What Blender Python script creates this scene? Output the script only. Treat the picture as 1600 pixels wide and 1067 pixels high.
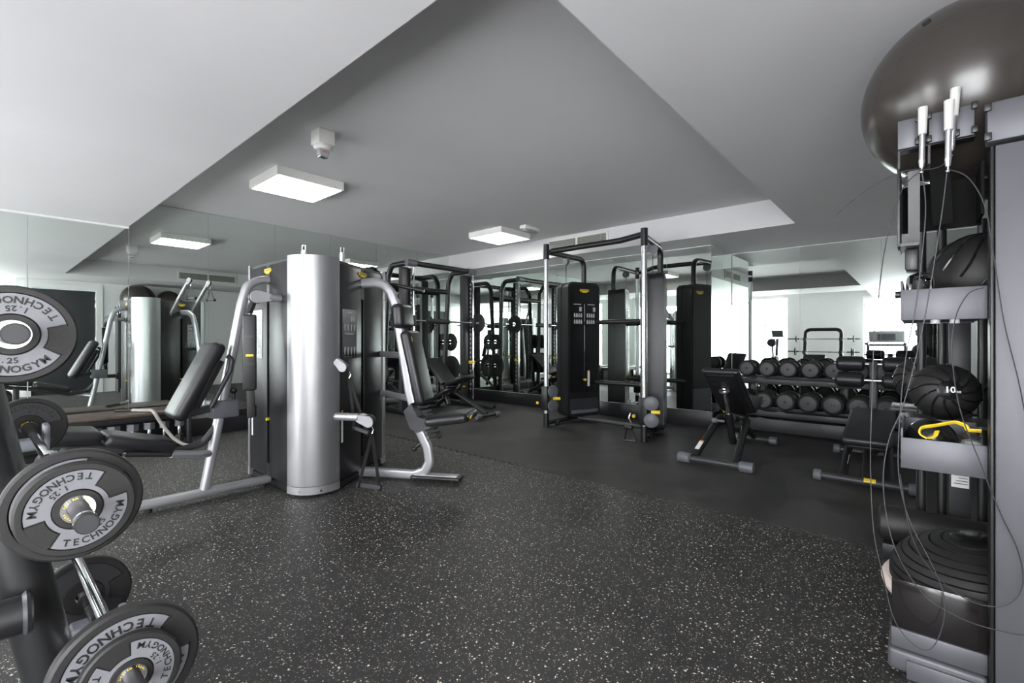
import bpy, bmesh, math, random
from mathutils import Vector, Matrix, Euler
random.seed(7)
for o in list(bpy.data.objects): bpy.data.objects.remove(o)
C = bpy.context.scene.collection
SC = bpy.context.scene
V = Vector
R = math.radians

# ------------------------------------------------------------------ camera, world, exposure
cam = bpy.data.cameras.new('camera'); camo = bpy.data.objects.new('camera', cam); C.objects.link(camo)
camo.location = (0, 0, 1.1); camo.rotation_euler = (R(90), 0, R(-48.96))
cam.sensor_width = 36; cam.lens = 36*730/1600; cam.shift_y = -0.0022; cam.clip_start = 0.02
SC.camera = camo
SC.view_settings.view_transform = 'Standard'; SC.view_settings.look = 'None'
SC.view_settings.gamma = 1; SC.view_settings.use_curve_mapping = False
SC.view_settings.exposure = 0.86
WINDOW_STRENGTH = 9.0
PANEL_STRENGTH = 9.0
w = bpy.data.worlds.new('sky'); SC.world = w; w.use_nodes = True
w.node_tree.nodes['Background'].inputs[0].default_value = (0.85, 0.93, 1, 1)
w.node_tree.nodes['Background'].inputs[1].default_value = 1.0

# ------------------------------------------------------------------ materials
MATS = {}
def mat(name, col, rough=0.5, metal=0.0, noise=0.0, nscale=8.0, bump=0.0, bscale=200.0, emit=0.0, spec=0.5, coat=0.0, aniso=0.0):
    if name in MATS: return MATS[name]
    m = bpy.data.materials.new(name); m.use_nodes = True; nt = m.node_tree
    b = nt.nodes['Principled BSDF']; L = nt.links
    c4 = (col[0], col[1], col[2], 1)
    b.inputs['Base Color'].default_value = c4
    b.inputs['Roughness'].default_value = rough; b.inputs['Metallic'].default_value = metal
    b.inputs['Specular IOR Level'].default_value = spec
    b.inputs['Coat Weight'].default_value = coat
    if emit:
        b.inputs['Emission Color'].default_value = c4; b.inputs['Emission Strength'].default_value = emit
    if noise or bump:
        g = nt.nodes.new('ShaderNodeNewGeometry')
    if noise:
        n = nt.nodes.new('ShaderNodeTexNoise'); n.inputs['Scale'].default_value = nscale; n.inputs['Detail'].default_value = 5
        L.new(g.outputs['Position'], n.inputs['Vector'])
        r = nt.nodes.new('ShaderNodeValToRGB')
        r.color_ramp.elements[0].position = .3; r.color_ramp.elements[1].position = .7
        r.color_ramp.elements[0].color = tuple(v*(1-noise) for v in col)+(1,)
        r.color_ramp.elements[1].color = tuple(min(1, v*(1+noise)) for v in col)+(1,)
        L.new(n.outputs['Fac'], r.inputs['Fac']); L.new(r.outputs['Color'], b.inputs['Base Color'])
        mr = nt.nodes.new('ShaderNodeMapRange'); mr.inputs['To Min'].default_value = max(.02, rough-.08); mr.inputs['To Max'].default_value = min(1, rough+.08)
        L.new(n.outputs['Fac'], mr.inputs['Value']); L.new(mr.outputs[0], b.inputs['Roughness'])
    if bump:
        n2 = nt.nodes.new('ShaderNodeTexNoise'); n2.inputs['Scale'].default_value = bscale; n2.inputs['Detail'].default_value = 3
        L.new(g.outputs['Position'], n2.inputs['Vector'])
        bm = nt.nodes.new('ShaderNodeBump'); bm.inputs['Strength'].default_value = bump; bm.inputs['Distance'].default_value = .002
        L.new(n2.outputs['Fac'], bm.inputs['Height']); L.new(bm.outputs[0], b.inputs['Normal'])
    MATS[name] = m; return m
WHITE = mat('white_paint', (.78, .78, .77), .65, noise=.03, nscale=1.5, bump=.15, bscale=60)
CEIL = mat('ceiling_paint', (.66, .65, .66), .6, noise=.03, nscale=1.2, bump=.2, bscale=25)
MIRROR = mat('mirror_glass', (.8, .86, .825), .0, 1.0)
BLACKP = mat('black_powder_coat', (.012, .012, .013), .38, bump=.1, bscale=600)
GLOSSB = mat('glossy_black_panel', (.010, .010, .011), .22, noise=.1, nscale=3)
DARKG = mat('dark_grey_metal', (.034, .034, .038), .42, noise=.06, nscale=4)
TOWERP = mat('tower_black_panel', (.022, .022, .024), .34, metal=.3, noise=.08, nscale=2)
VINYL = mat('black_vinyl', (.016, .016, .018), .36, bump=.25, bscale=350)
RUBBER = mat('black_rubber', (.014, .013, .013), .55, bump=.2, bscale=300)
SILVER = mat('silver_paint', (.36, .36, .37), .42, .75)
SILVERT = mat('silver_tube_paint', (.42, .42, .44), .36, .55)
CHROME = mat('chrome', (.82, .82, .84), .07, 1.0)
ALU = mat('brushed_aluminium', (.6, .6, .62), .3, .9)
PALE = mat('pale_plastic', (.38, .38, .4), .45)
WHITEP = mat('white_plastic', (.8, .79, .76), .4)
GREYP = mat('grey_plastic', (.11, .115, .13), .45)
CAPG = mat('dumbbell_cap_grey', (.07, .07, .075), .5)
RACKG = mat('rack_grey_metal', (.1, .1, .112), .45, metal=.3, noise=.08, nscale=5, bump=.06, bscale=400)
YEL = mat('yellow_plastic', (.85, .6, .03), .4)
INK = mat('black_ink', (.01, .01, .01), .5)
PALEINK = mat('pale_ink', (.5, .5, .5), .5)
LABEL = mat('white_label', (.75, .75, .73), .5)
ORANGE = mat('orange_label', (.8, .27, .03), .5)
PLATEG = mat('plate_grey_face', (.17, .17, .185), .5, bump=.15, bscale=400)
WOOD = mat('dark_wood_veneer', (.075, .052, .042), .45, noise=.35, nscale=14)
LAMP = mat('lamp_diffuser', (1, .98, .95), .4, emit=PANEL_STRENGTH)
DAY = mat('daylit_window_pane', (.96, .98, 1), .3, emit=WINDOW_STRENGTH)
BALL = mat('gym_ball_vinyl', (.036, .031, .027), .24, metal=.0, bump=.05, bscale=500, spec=.6)
ROPE = mat('braided_rope', (.32, .3, .28), .85, bump=.8, bscale=180)
PLINTH = mat('black_plinth', (.014, .014, .016), .35)
DOORM = mat('dark_door', (.035, .037, .04), .5)
GRILLE = mat('grille_metal', (.5, .49, .45), .5, .2)
DARKIN = mat('dark_interior', (.02, .02, .02), .8)
STEELW = mat('steel_cable', (.05, .05, .055), .5, .3)
HANDLEW = mat('rope_handle_white', (.55, .54, .52), .5)
MATTEB = mat('matte_black', (.006, .006, .006), .8, spec=.1)
BOSUW = mat('bosu_rim', (.7, .6, .55), .5)
SMOKE = mat('smoked_panel', (.012, .010, .010), .12)

def floor_speckle():
    m = bpy.data.materials.new('speckled_rubber'); m.use_nodes = True; nt = m.node_tree; L = nt.links
    b = nt.nodes['Principled BSDF']; g = nt.nodes.new('ShaderNodeNewGeometry')
    n = nt.nodes.new('ShaderNodeTexNoise'); n.inputs['Scale'].default_value = 1.6; n.inputs['Detail'].default_value = 6
    L.new(g.outputs['Position'], n.inputs['Vector'])
    base = nt.nodes.new('ShaderNodeValToRGB')
    base.color_ramp.elements[0].position = .3; base.color_ramp.elements[0].color = (.017, .0165, .016, 1)
    base.color_ramp.elements[1].position = .75; base.color_ramp.elements[1].color = (.034, .033, .032, 1)
    L.new(n.outputs['Fac'], base.inputs['Fac'])
    cur = base.outputs['Color']
    wob = nt.nodes.new('ShaderNodeTexNoise'); wob.inputs['Scale'].default_value = 160; L.new(g.outputs['Position'], wob.inputs['Vector'])
    mixv = nt.nodes.new('ShaderNodeMix'); mixv.data_type = 'VECTOR'; mixv.inputs['Factor'].default_value = .012
    L.new(g.outputs['Position'], mixv.inputs[4]); L.new(wob.outputs['Color'], mixv.inputs[5])
    for sc, thr, keep, col in ((46, .17, .42, (.85, .8, .72)), (80, .2, .45, (.7, .65, .58)), (130, .25, .5, (.28, .26, .24))):
        v = nt.nodes.new('ShaderNodeTexVoronoi'); v.inputs['Scale'].default_value = sc; v.inputs['Randomness'].default_value = 1
        L.new(mixv.outputs[1], v.inputs['Vector'])
        a = nt.nodes.new('ShaderNodeMath'); a.operation = 'LESS_THAN'; a.inputs[1].default_value = thr; L.new(v.outputs['Distance'], a.inputs[0])
        sx = nt.nodes.new('ShaderNodeSeparateColor'); L.new(v.outputs['Color'], sx.inputs[0])
        k = nt.nodes.new('ShaderNodeMath'); k.operation = 'GREATER_THAN'; k.inputs[1].default_value = keep; L.new(sx.outputs[0], k.inputs[0])
        mu = nt.nodes.new('ShaderNodeMath'); mu.operation = 'MULTIPLY'; L.new(a.outputs[0], mu.inputs[0]); L.new(k.outputs[0], mu.inputs[1])
        mx = nt.nodes.new('ShaderNodeMix'); mx.data_type = 'RGBA'; L.new(mu.outputs[0], mx.inputs['Factor']); L.new(cur, mx.inputs[6]); mx.inputs[7].default_value = col+(1,)
        cur = mx.outputs[2]
    L.new(cur, b.inputs['Base Color'])
    mr = nt.nodes.new('ShaderNodeMapRange'); mr.inputs['To Min'].default_value = .42; mr.inputs['To Max'].default_value = .62; L.new(n.outputs['Fac'], mr.inputs['Value']); L.new(mr.outputs[0], b.inputs['Roughness'])
    bn = nt.nodes.new('ShaderNodeTexNoise'); bn.inputs['Scale'].default_value = 220; L.new(g.outputs['Position'], bn.inputs['Vector'])
    bu = nt.nodes.new('ShaderNodeBump'); bu.inputs['Strength'].default_value = .25; bu.inputs['Distance'].default_value = .002; L.new(bn.outputs['Fac'], bu.inputs['Height']); L.new(bu.outputs[0], b.inputs['Normal'])
    return m
def floor_plain():
    m = bpy.data.materials.new('black_rubber_mat'); m.use_nodes = True; nt = m.node_tree; L = nt.links
    b = nt.nodes['Principled BSDF']; g = nt.nodes.new('ShaderNodeNewGeometry')
    n = nt.nodes.new('ShaderNodeTexNoise'); n.inputs['Scale'].default_value = 3.0; n.inputs['Detail'].default_value = 7; n.inputs['Distortion'].default_value = .6
    L.new(g.outputs['Position'], n.inputs['Vector'])
    r = nt.nodes.new('ShaderNodeValToRGB'); r.color_ramp.elements[0].position = .3; r.color_ramp.elements[0].color = (.019, .0182, .018, 1)
    r.color_ramp.elements[1].position = .75; r.color_ramp.elements[1].color = (.066, .062, .06, 1)
    L.new(n.outputs['Fac'], r.inputs['Fac']); L.new(r.outputs['Color'], b.inputs['Base Color'])
    mr = nt.nodes.new('ShaderNodeMapRange'); mr.inputs['To Min'].default_value = .5; mr.inputs['To Max'].default_value = .72; L.new(n.outputs['Fac'], mr.inputs['Value']); L.new(mr.outputs[0], b.inputs['Roughness'])
    return m
SPECK = floor_speckle(); PLAIN = floor_plain()

# ------------------------------------------------------------------ geometry helpers
def basis(d, up=(0, 0, 1)):
    z = V(d).normalized(); u = V(up)
    if abs(z.dot(u.normalized())) > .98: u = V((1, 0, 0))
    x = u.cross(z).normalized(); y = z.cross(x)
    return x, y, z
_bc = {}
def bevbox(s, bev, seg):
    key = (round(s[0], 4), round(s[1], 4), round(s[2], 4), bev, seg)
    if key in _bc: return _bc[key]
    bm = bmesh.new(); bmesh.ops.create_cube(bm, size=1)
    for v in bm.verts: v.co = V((v.co.x*s[0], v.co.y*s[1], v.co.z*s[2]))
    if bev > 0: bmesh.ops.bevel(bm, geom=list(bm.edges), offset=min(bev, .49*min(s)), segments=seg, profile=.5, affect='EDGES')
    bm.verts.index_update()
    r = ([v.co.copy() for v in bm.verts], [[v.index for v in f.verts] for f in bm.faces]); bm.free()
    _bc[key] = r; return r
class MB:
    def __init__(s): s.v = []; s.f = []
    def add(s, vs, fs):
        n = len(s.v); s.v += [V(v) for v in vs]; s.f += [[i+n for i in f] for f in fs]; return s
    def box(s, c, sz, bev=0, seg=2, rz=0):
        vs, fs = bevbox(sz, bev, seg); m = Matrix.Rotation(rz, 3, 'Z'); c = V(c)
        return s.add([m@v+c for v in vs], fs)
    def bb(s, a, b, bev=0, seg=2):
        a = V(a); b = V(b); return s.box((a+b)/2, [abs(q) for q in (b-a)], bev, seg)
    def obox(s, c, ax, ay, sz, bev=0, seg=2):
        ax = V(ax).normalized(); ay = V(ay); ay = (ay-ax*ay.dot(ax)).normalized(); az = ax.cross(ay)
        vs, fs = bevbox(sz, bev, seg); c = V(c)
        return s.add([c+ax*v.x+ay*v.y+az*v.z for v in vs], fs)
    def bar(s, p0, p1, wdir, wd, th, bev=0, seg=2):
        p0 = V(p0); p1 = V(p1); return s.obox((p0+p1)/2, p1-p0, wdir, ((p1-p0).length, wd, th), bev, seg)
    def cyl(s, p0, p1, r, seg=16, r2=None):
        p0 = V(p0); p1 = V(p1); r2 = r if r2 is None else r2; x, y, z = basis(p1-p0); n = len(s.v)
        for p, q in ((p0, r), (p1, r2)):
            for k in range(seg):
                t = 2*math.pi*k/seg; s.v.append(p+x*math.cos(t)*q+y*math.sin(t)*q)
        for k in range(seg): s.f.append([n+k, n+(k+1) % seg, n+seg+(k+1) % seg, n+seg+k])
        s.f.append([n+k for k in range(seg)][::-1]); s.f.append([n+seg+k for k in range(seg)]); return s
    def lathe(s, prof, o, ax, seg=32, arc=None, up=(0, 0, 1)):
        o = V(o); x, y, z = basis(ax, up); n = len(s.v); full = arc is None; a0, a1 = (0, 2*math.pi) if full else arc
        m = seg if full else seg+1
        for (r, h) in prof:
            for k in range(m):
                t = a0+(a1-a0)*k/seg; s.v.append(o+z*h+x*math.cos(t)*r+y*math.sin(t)*r)
        for i in range(len(prof)-1):
            for k in range(seg):
                k2 = (k+1) % m; s.f.append([n+i*m+k, n+i*m+k2, n+(i+1)*m+k2, n+(i+1)*m+k])
        return s
    def tube(s, pts, r, seg=12, bend=0.0, sec=None, up=(0, 0, 1), nb=6, closed=False):
        pts = [V(p) for p in pts]
        if bend and len(pts) > 2:
            q = [pts[0]]
            for i in range(1, len(pts)-1):
                a, b, c = pts[i-1], pts[i], pts[i+1]; d1 = (a-b); d2 = (c-b)
                ang = d1.angle(d2); t = min(bend/max(math.tan(ang/2), 1e-3), .48*d1.length, .48*d2.length)
                p1 = b+d1.normalized()*t; p2 = b+d2.normalized()*t
                for k in range(nb+1):
                    u = k/nb; q.append(p1*(1-u)**2+b*2*u*(1-u)+p2*u*u)
            q.append(pts[-1]); pts = q
        if sec is None: sec = [(math.cos(2*math.pi*k/seg)*r, math.sin(2*math.pi*k/seg)*r) for k in range(seg)]
        m = len(sec); n = len(s.v); N = len(pts); xp = None
        for i in range(N):
            d = (pts[min(i+1, N-1)]-pts[max(i-1, 0)])
            if d.length < 1e-9: d = V((0, 0, 1))
            d.normalize()
            if xp is None: xp, yy, _ = basis(d, up)
            else:
                xp = (xp-d*xp.dot(d)); xp.normalize(); yy = d.cross(xp)
            for (a, b) in sec: s.v.append(pts[i]+xp*a+yy*b)
        for i in range(N-1):
            for k in range(m): s.f.append([n+i*m+k, n+i*m+(k+1) % m, n+(i+1)*m+(k+1) % m, n+(i+1)*m+k])
        s.f.append([n+k for k in range(m)][::-1]); s.f.append([n+(N-1)*m+k for k in range(m)]); return s
    def sphere(s, c, r, seg=32, rings=18, sc=(1, 1, 1)):
        c = V(c); n = len(s.v)
        s.v.append(c+V((0, 0, -r*sc[2])))
        for i in range(1, rings):
            t = -math.pi/2+math.pi*i/rings
            for k in range(seg):
                p = 2*math.pi*k/seg; s.v.append(c+V((r*sc[0]*math.cos(t)*math.cos(p), r*sc[1]*math.cos(t)*math.sin(p), r*sc[2]*math.sin(t))))
        s.v.append(c+V((0, 0, r*sc[2]))); e = len(s.v)-1
        for k in range(seg):
            s.f.append([n, n+1+(k+1) % seg, n+1+k]); s.f.append([e, n+1+(rings-2)*seg+k, n+1+(rings-2)*seg+(k+1) % seg])
        for i in range(rings-2):
            for k in range(seg): s.f.append([n+1+i*seg+k, n+1+i*seg+(k+1) % seg, n+1+(i+1)*seg+(k+1) % seg, n+1+(i+1)*seg+k])
        return s
    def prism(s, poly, o, ax, ay, d):
        o = V(o); ax = V(ax).normalized(); ay = V(ay).normalized(); az = ax.cross(ay); n = len(s.v); m = len(poly)
        for h in (0, d):
            for (a, b) in poly: s.v.append(o+ax*a+ay*b+az*h)
        s.f.append([n+k for k in range(m)][::-1]); s.f.append([n+m+k for k in range(m)])
        for k in range(m): s.f.append([n+k, n+(k+1) % m, n+m+(k+1) % m, n+m+k])
        return s
    def xf(s, M): s.v = [M@v for v in s.v]; return s
def rsec(wd, ht, r=.012, k=3):
    out = []
    for (sx, sy, a0) in ((1, 1, 0), (-1, 1, 90), (-1, -1, 180), (1, -1, 270)):
        for i in range(k+1):
            t = R(a0+90*i/k); out.append((sx*(wd/2-r)+r*math.cos(t), sy*(ht/2-r)+r*math.sin(t)))
    return out
def rpoly(wd, ht, r, k=4): return rsec(wd, ht, r, k)

WM = {}
def link_mesh(name, mb, m, parent=None, world=True, ang=35):
    me = bpy.data.meshes.new(name)
    vs = mb.v
    if parent is not None and world:
        inv = WM[parent.name].inverted(); vs = [inv@v for v in vs]
    me.from_pydata([tuple(v) for v in vs], [], mb.f); me.validate()
    bm = bmesh.new(); bm.from_mesh(me); bmesh.ops.recalc_face_normals(bm, faces=bm.faces); bm.to_mesh(me); bm.free()
    me.shade_smooth(); me.set_sharp_from_angle(angle=R(ang))
    me.materials.append(m)
    o = bpy.data.objects.new(name, me); C.objects.link(o)
    if parent is not None: o.parent = parent; WM[o.name] = WM[parent.name]
    else: WM[o.name] = Matrix.Identity(4)
    return o
def tag(o, label, cat, group=None):
    o['label'] = label; o['category'] = cat
    if group: o['group'] = group
    return o
def thing(name, label, cat, loc=(0, 0, 0), rot=(0, 0, 0), group=None):
    o = bpy.data.objects.new(name, None); C.objects.link(o); o.empty_display_size = .1
    o.location = loc; o.rotation_euler = rot
    WM[o.name] = Matrix.Translation(V(loc)) @ Euler(rot).to_matrix().to_4x4()
    return tag(o, label, cat, group)
def part(name, mb, m, parent, world=True, ang=35, label=None):
    o = link_mesh(name, mb, m, parent, world, ang)
    if label: o['label'] = label
    return o
def struct(name, mb, m, label, cat):
    o = link_mesh(name, mb, m); o['kind'] = 'structure'; return tag(o, label, cat)
def single(name, mb, m, label, cat, base, group=None, ang=35):
    me_o = link_mesh(name, MB().add([v-V(base) for v in mb.v], mb.f), m, None, True, ang)
    me_o.location = base
    WM[me_o.name] = Matrix.Translation(V(base))
    return tag(me_o, label, cat, group)
def copy_tree(o, loc, rot=None, label=None):
    r = o.copy(); C.objects.link(r); r.location = loc
    if rot is not None: r.rotation_euler = rot
    WM[r.name] = Matrix.Translation(V(loc)) @ r.rotation_euler.to_matrix().to_4x4()
    if label: r['label'] = label
    for ch in list(o.children):
        c2 = ch.copy(); C.objects.link(c2); c2.parent = r; WM[c2.name] = WM[r.name]
        for g in list(ch.children):
            g2 = g.copy(); C.objects.link(g2); g2.parent = c2
    return r
_tc = {}
def glyphs(txt):
    if txt in _tc: return _tc[txt]
    cu = bpy.data.curves.new('txt', 'FONT'); cu.body = txt; cu.align_x = 'CENTER'; cu.align_y = 'CENTER'; cu.size = 1; cu.resolution_u = 2; cu.offset = .026
    o = bpy.data.objects.new('txt', cu); C.objects.link(o)
    dg = bpy.context.evaluated_depsgraph_get(); me = o.evaluated_get(dg).to_mesh()
    r = ([v.co.copy() for v in me.vertices], [list(p.vertices) for p in me.polygons])
    o.evaluated_get(dg).to_mesh_clear(); bpy.data.objects.remove(o); bpy.data.curves.remove(cu)
    _tc[txt] = r; return r
def text(mb, txt, o, ax, ay, size, sx=1.0):
    vs, fs = glyphs(txt); o = V(o); ax = V(ax).normalized(); ay = V(ay).normalized()
    return mb.add([o+ax*v.x*size*sx+ay*v.y*size for v in vs], fs)
def arc_text(mb, txt, r, centre, size, step, z):
    """letters round a ring in the XY plane, their tops towards the centre"""
    n = len(txt)
    for i, ch in enumerate(txt):
        if ch == ' ': continue
        t = R(centre)+(i-(n-1)/2)*R(step)
        p = V((math.cos(t)*r, math.sin(t)*r, z)); ay = -V((math.cos(t), math.sin(t), 0)); ax = V((ay.y, -ay.x, 0))
        text(mb, ch, p, ax, ay, size)
    return mb
def logo(parent, c, ax, ay, wd):
    """yellow badge with the maker's wordmark"""
    c = V(c); ax = V(ax).normalized(); ay = V(ay).normalized(); az = ax.cross(ay); h = wd*.3
    poly = [(-.5, .42), (-.46, .5), (.46, .5), (.5, .42), (.5, -.1), (.44, -.18), (.3, -.18), (.26, -.5), (-.26, -.5), (-.3, -.18), (-.44, -.18), (-.5, -.1)]
    b = part('logo_badge', MB().prism([(x*wd, y*h) for x, y in poly], c, ax, ay, .003), YEL, parent)
    part('logo_text', text(MB(), 'TECHNOGYM', c+az*.0036+ay*h*.16, ax, ay, wd*.155), INK, b)

# ------------------------------------------------------------------ the room
LOW, HIGH = 2.27, 2.555
fl = struct('floor', MB().bb((-2.3, -2.3, -.08), (6.95, 6.3, -.012)), MATTEB, 'dark sub floor under the rubber flooring of the gym', 'floor')
def seam(xc):
    pts = []; y = -.5; p = .0872
    while y < 6.19:
        for dy, dx in ((0, -.016), (.014, -.016), (.008, .016), (.050, .016), (.044, -.016), (.058, -.016)):
            if y+dy < 6.185: pts.append((xc+dx, y+dy))
        y += p
    return pts
def slab(poly, z0, z1):
    m = MB(); n = len(poly)
    m.v = [V((x, y, z1)) for x, y in poly]+[V((x, y, z0)) for x, y in poly]
    m.f = [list(range(n))]+[[k, (k+1) % n, n+(k+1) % n, n+k] for k in range(n)]
    return m
sp = seam(3.108)
part('speckled_rubber_flooring', slab([(-2.2, -2.2), (.55, -2.2), (.55, -.5)]+[(3.108-.016, -.5)]+sp+[(3.092, 6.2), (-2.2, 6.2)], -.012, 0), SPECK, fl, label='black rubber flooring with pale flecks')
sp2 = [(x+.014, y+.005) for x, y in sp]
part('black_rubber_matting', slab([(6.85, -.5), (6.85, 6.2), (3.106, 6.2)]+sp2[::-1]+[(3.106, -.5)], -.012, .0005), PLAIN, fl, label='plain black rubber matting')

ce = struct('ceiling', MB().bb((-2.3, -2.3, HIGH), (6.95, 6.3, HIGH+.08)), CEIL, 'grey white painted ceiling recess above the machines', 'ceiling')
part('soffit', MB().bb((-.3, -.5, LOW), (1.045, 6.2, HIGH)), CEIL, ce)
part('soffit', MB().bb((1.045, -.5, LOW), (6.85, .94, HIGH)), CEIL, ce)
part('soffit', MB().bb((5.43, .94, LOW), (6.85, 6.2, HIGH)), CEIL, ce)
part('soffit', MB().bb((-2.2, -.5, LOW), (-.3, .94, HIGH)), CEIL, ce)
part('soffit', MB().bb((-2.2, -2.2, LOW), (.6, -.5, HIGH)), CEIL, ce)

wl = struct('wall_left', MB().bb((-2.3, 6.2, 0), (6.95, 6.3, HIGH)), WHITE, 'white wall covered with tall mirror panels behind the multi station tower', 'wall')
seams = [-1.95, -1.2, -.43, .316, 1.046, 1.765, 2.505, 3.25, 3.985, 4.74, 5.43, 5.965]
for a, b in zip(seams[:-1], seams[1:]):
    top = LOW-.022 if (b < 1.1 and a > -.5) or a > 5.4 else HIGH-.006
    g = .004 if b < 1.1 else .0015
    part('mirror_panel', MB().bb((a+g, 6.19, .2), (b-g, 6.197, top)), MIRROR, wl)
struct('baseboard_left', MB().bb((-2.2, 6.17, 0), (5.94, 6.2, .2), .003), PLINTH, 'black plinth under the left mirror wall', 'baseboard')
wb = struct('wall_back', MB().bb((5.98, 1.94, 0), (6.95, 6.3, LOW)).bb((6.81, -.6, 0), (6.95, 1.94, LOW)), WHITE, 'back wall and projecting column faced with mirror panels', 'wall')
ys = [1.93, 2.5, 3.09, 3.68, 4.27, 4.84, 5.41, 5.74, 6.19]
for a, b in zip(ys[:-1], ys[1:]):
    part('mirror_panel', MB().bb((5.97, a+.0015, .205), (5.977, b-.0015, LOW-.012)), MIRROR, wb)
for a, b in ((5.978, 6.4), (6.4, 6.795)):
    part('mirror_panel', MB().bb((a+.0015, 1.93, .205), (b-.0015, 1.937, LOW-.012)), MIRROR, wb)
for a, b in zip((-.5, -.48+.0, .324, 1.124), (-.48, .324, 1.124, 1.925)):
    if b-a > .1: part('mirror_panel', MB().bb((6.798, a+.0015, .205), (6.805, b-.0015, LOW-.012)), MIRROR, wb)
struct('baseboard_back', MB().bb((5.955, 1.915, 0), (5.98, 6.17, .2), .003).bb((5.98, 1.915, 0), (6.78, 1.94, .2), .003).bb((6.78, -.49, 0), (6.81, 1.915, .2), .003), PLINTH, 'black plinth under the mirrored column and back wall', 'baseboard')
# door wall (seen in the mirrors)
DX0, DX1 = .7, 1.65
wr = struct('wall_right', MB().bb((.5, -.6, 0), (DX0, -.5, LOW)).bb((DX1, -.6, 0), (6.81, -.5, LOW)).bb((DX0, -.6, 2.1), (DX1, -.5, LOW)), WHITE, 'white wall with the dark door, seen in the mirrors', 'wall')
struct('wall_return', MB().bb((.5, -2.3, 0), (.6, -.6, LOW)), WHITE, 'white return wall at the corner beside the dark door', 'wall')
struct('wall_side', MB().bb((-2.3, -2.3, 0), (.5, -2.2, LOW)), WHITE, 'white end wall of the window bay behind the camera', 'wall')
d1 = struct('door_1', MB().bb((DX0+.01, -.57, .012), (DX1-.01, -.53, 2.09), .004), DOORM, 'flat dark grey door in the white wall, seen in the left mirror', 'door')
part('door_handle', MB().tube([(DX0+.1, -.53, 1.02), (DX0+.1, -.47, 1.02), (DX0+.22, -.47, 1.02)], .01, bend=.02), CHROME, d1)
for z in (.25, 1.05, 1.75, 1.92): part('hinge', MB().cyl((DX1-.012, -.522, z), (DX1-.012, -.522, z+.09), .008), CHROME, d1)
struct('trim_1', MB().bb((DX1, -.5, 0), (DX1+.1, -.475, 2.2)).bb((DX0-.1, -.5, 0), (DX0, -.475, 2.2)).bb((DX0, -.5, 2.1), (DX1, -.475, 2.2)), WHITE, 'white architrave round the dark door', 'trim')
# window wall behind the camera (seen in the mirrors; widest window extended unseen to add daylight)
WX = -2.2
struct('wall_front', MB().bb((WX-.1, 1.14, 0), (WX, 2.89, HIGH)).bb((WX-.1, -2.3, LOW-.02), (WX, 1.14, HIGH)).bb((WX-.1, 2.89, LOW+.1), (WX, 4.2, HIGH)).bb((WX-.1, 4.2, 0), (WX, 5.4, HIGH)).bb((WX-.1, 5.4, LOW-.1), (WX, 6.2, HIGH)), WHITE, 'white wall between the bright windows, seen in the back mirror', 'wall')
for i, (a, b, t, lb) in enumerate(((-2.2, 1.14, LOW-.02, 'widest full height bright window behind the camera, widened beyond its mirrored part for daylight'), (2.89, 4.2, LOW+.1, 'full height bright window between the white piers, seen in the back mirror'), (5.4, 6.15, LOW-.1, 'narrow bright window beside the left mirror wall'))):
    wn = struct('window_%d' % (i+1), MB().bb((WX-.09, a, .0), (WX-.03, a+.05, t)).bb((WX-.09, b-.05, .0), (WX-.03, b, t)).bb((WX-.09, a+.05, t-.05), (WX-.03, b-.05, t)).bb((WX-.09, a+.05, 0), (WX-.03, b-.05, .06)), WHITEP, lb, 'window')
    n = (4, 2, 1)[i]; wd = (b-a-.1)/n
    for k in range(n):
        part('pane', MB().bb((WX-.07, a+.055+k*wd, .065), (WX-.06, a+.045+(k+1)*wd, t-.055)), DAY, wn)
        if k: part('mullion', MB().bb((WX-.085, a+.05+k*wd-.02, .06), (WX-.035, a+.05+k*wd+.02, t-.05)), WHITEP, wn)

# ------------------------------------------------------------------ ceiling fittings
for (x, y, lab) in ((1.65, 4.03, 'square white surface light panel nearer the camera, beside the fire detector'), (4.435, 4.045, 'square white surface light panel farther away, near the wall vent')):
    t = thing('ceiling_light', lab, 'light', (x+.3, y+.3, HIGH), group='ceiling light panels')
    m = MB(); z0 = HIGH-.075
    for a, b in (((0, 0), (.6, .012)), ((0, .588), (.6, .6)), ((0, .012), (.012, .588)), ((.588, .012), (.6, .588))):
        m.bb((x+a[0], y+a[1], z0), (x+b[0], y+b[1], HIGH))
    part('frame', m, WHITEP, t)
    part('diffuser', MB().bb((x+.014, y+.014, z0+.002), (x+.586, y+.586, z0+.012)), LAMP, t)
t = thing('fire_detector', 'white boxed fire detector hanging from the ceiling recess', 'detector', (1.60, 3.15, HIGH))
part('box', MB().box((1.6, 3.15, HIGH-.05), (.12, .12, .1), .008), WHITEP, t)
part('sounder', MB().lathe([(0, -.1), (.06, -.1), (.064, -.115), (.05, -.13), (.0, -.13)], (1.6, 3.15, HIGH), (0, 0, 1), 24), WHITEP, t)
h = part('beacon', MB().box((1.6, 3.15, HIGH-.152), (.075, .05, .045), .01, 3), PALE, t)
part('beacon_print', text(MB(), 'FIRE', (1.6, 3.1245, HIGH-.147), (1, 0, 0), (0, 0, 1), .02), mat('red_ink', (.5, .06, .04), .5), h)
part('beacon_lens', MB().box((1.6, 3.15, HIGH-.178), (.062, .04, .016), .007, 3), CHROME, h)
t = thing('emergency_light', 'small white emergency light beside the far ceiling panel', 'light', (4.72, 3.8, HIGH))
part('body', MB().box((4.72, 3.8, HIGH-.022), (.3, .1, .044), .006), WHITEP, t)
part('lens', MB().box((4.72, 3.8, HIGH-.056), (.26, .06, .026), .01), PALE, t)
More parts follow.
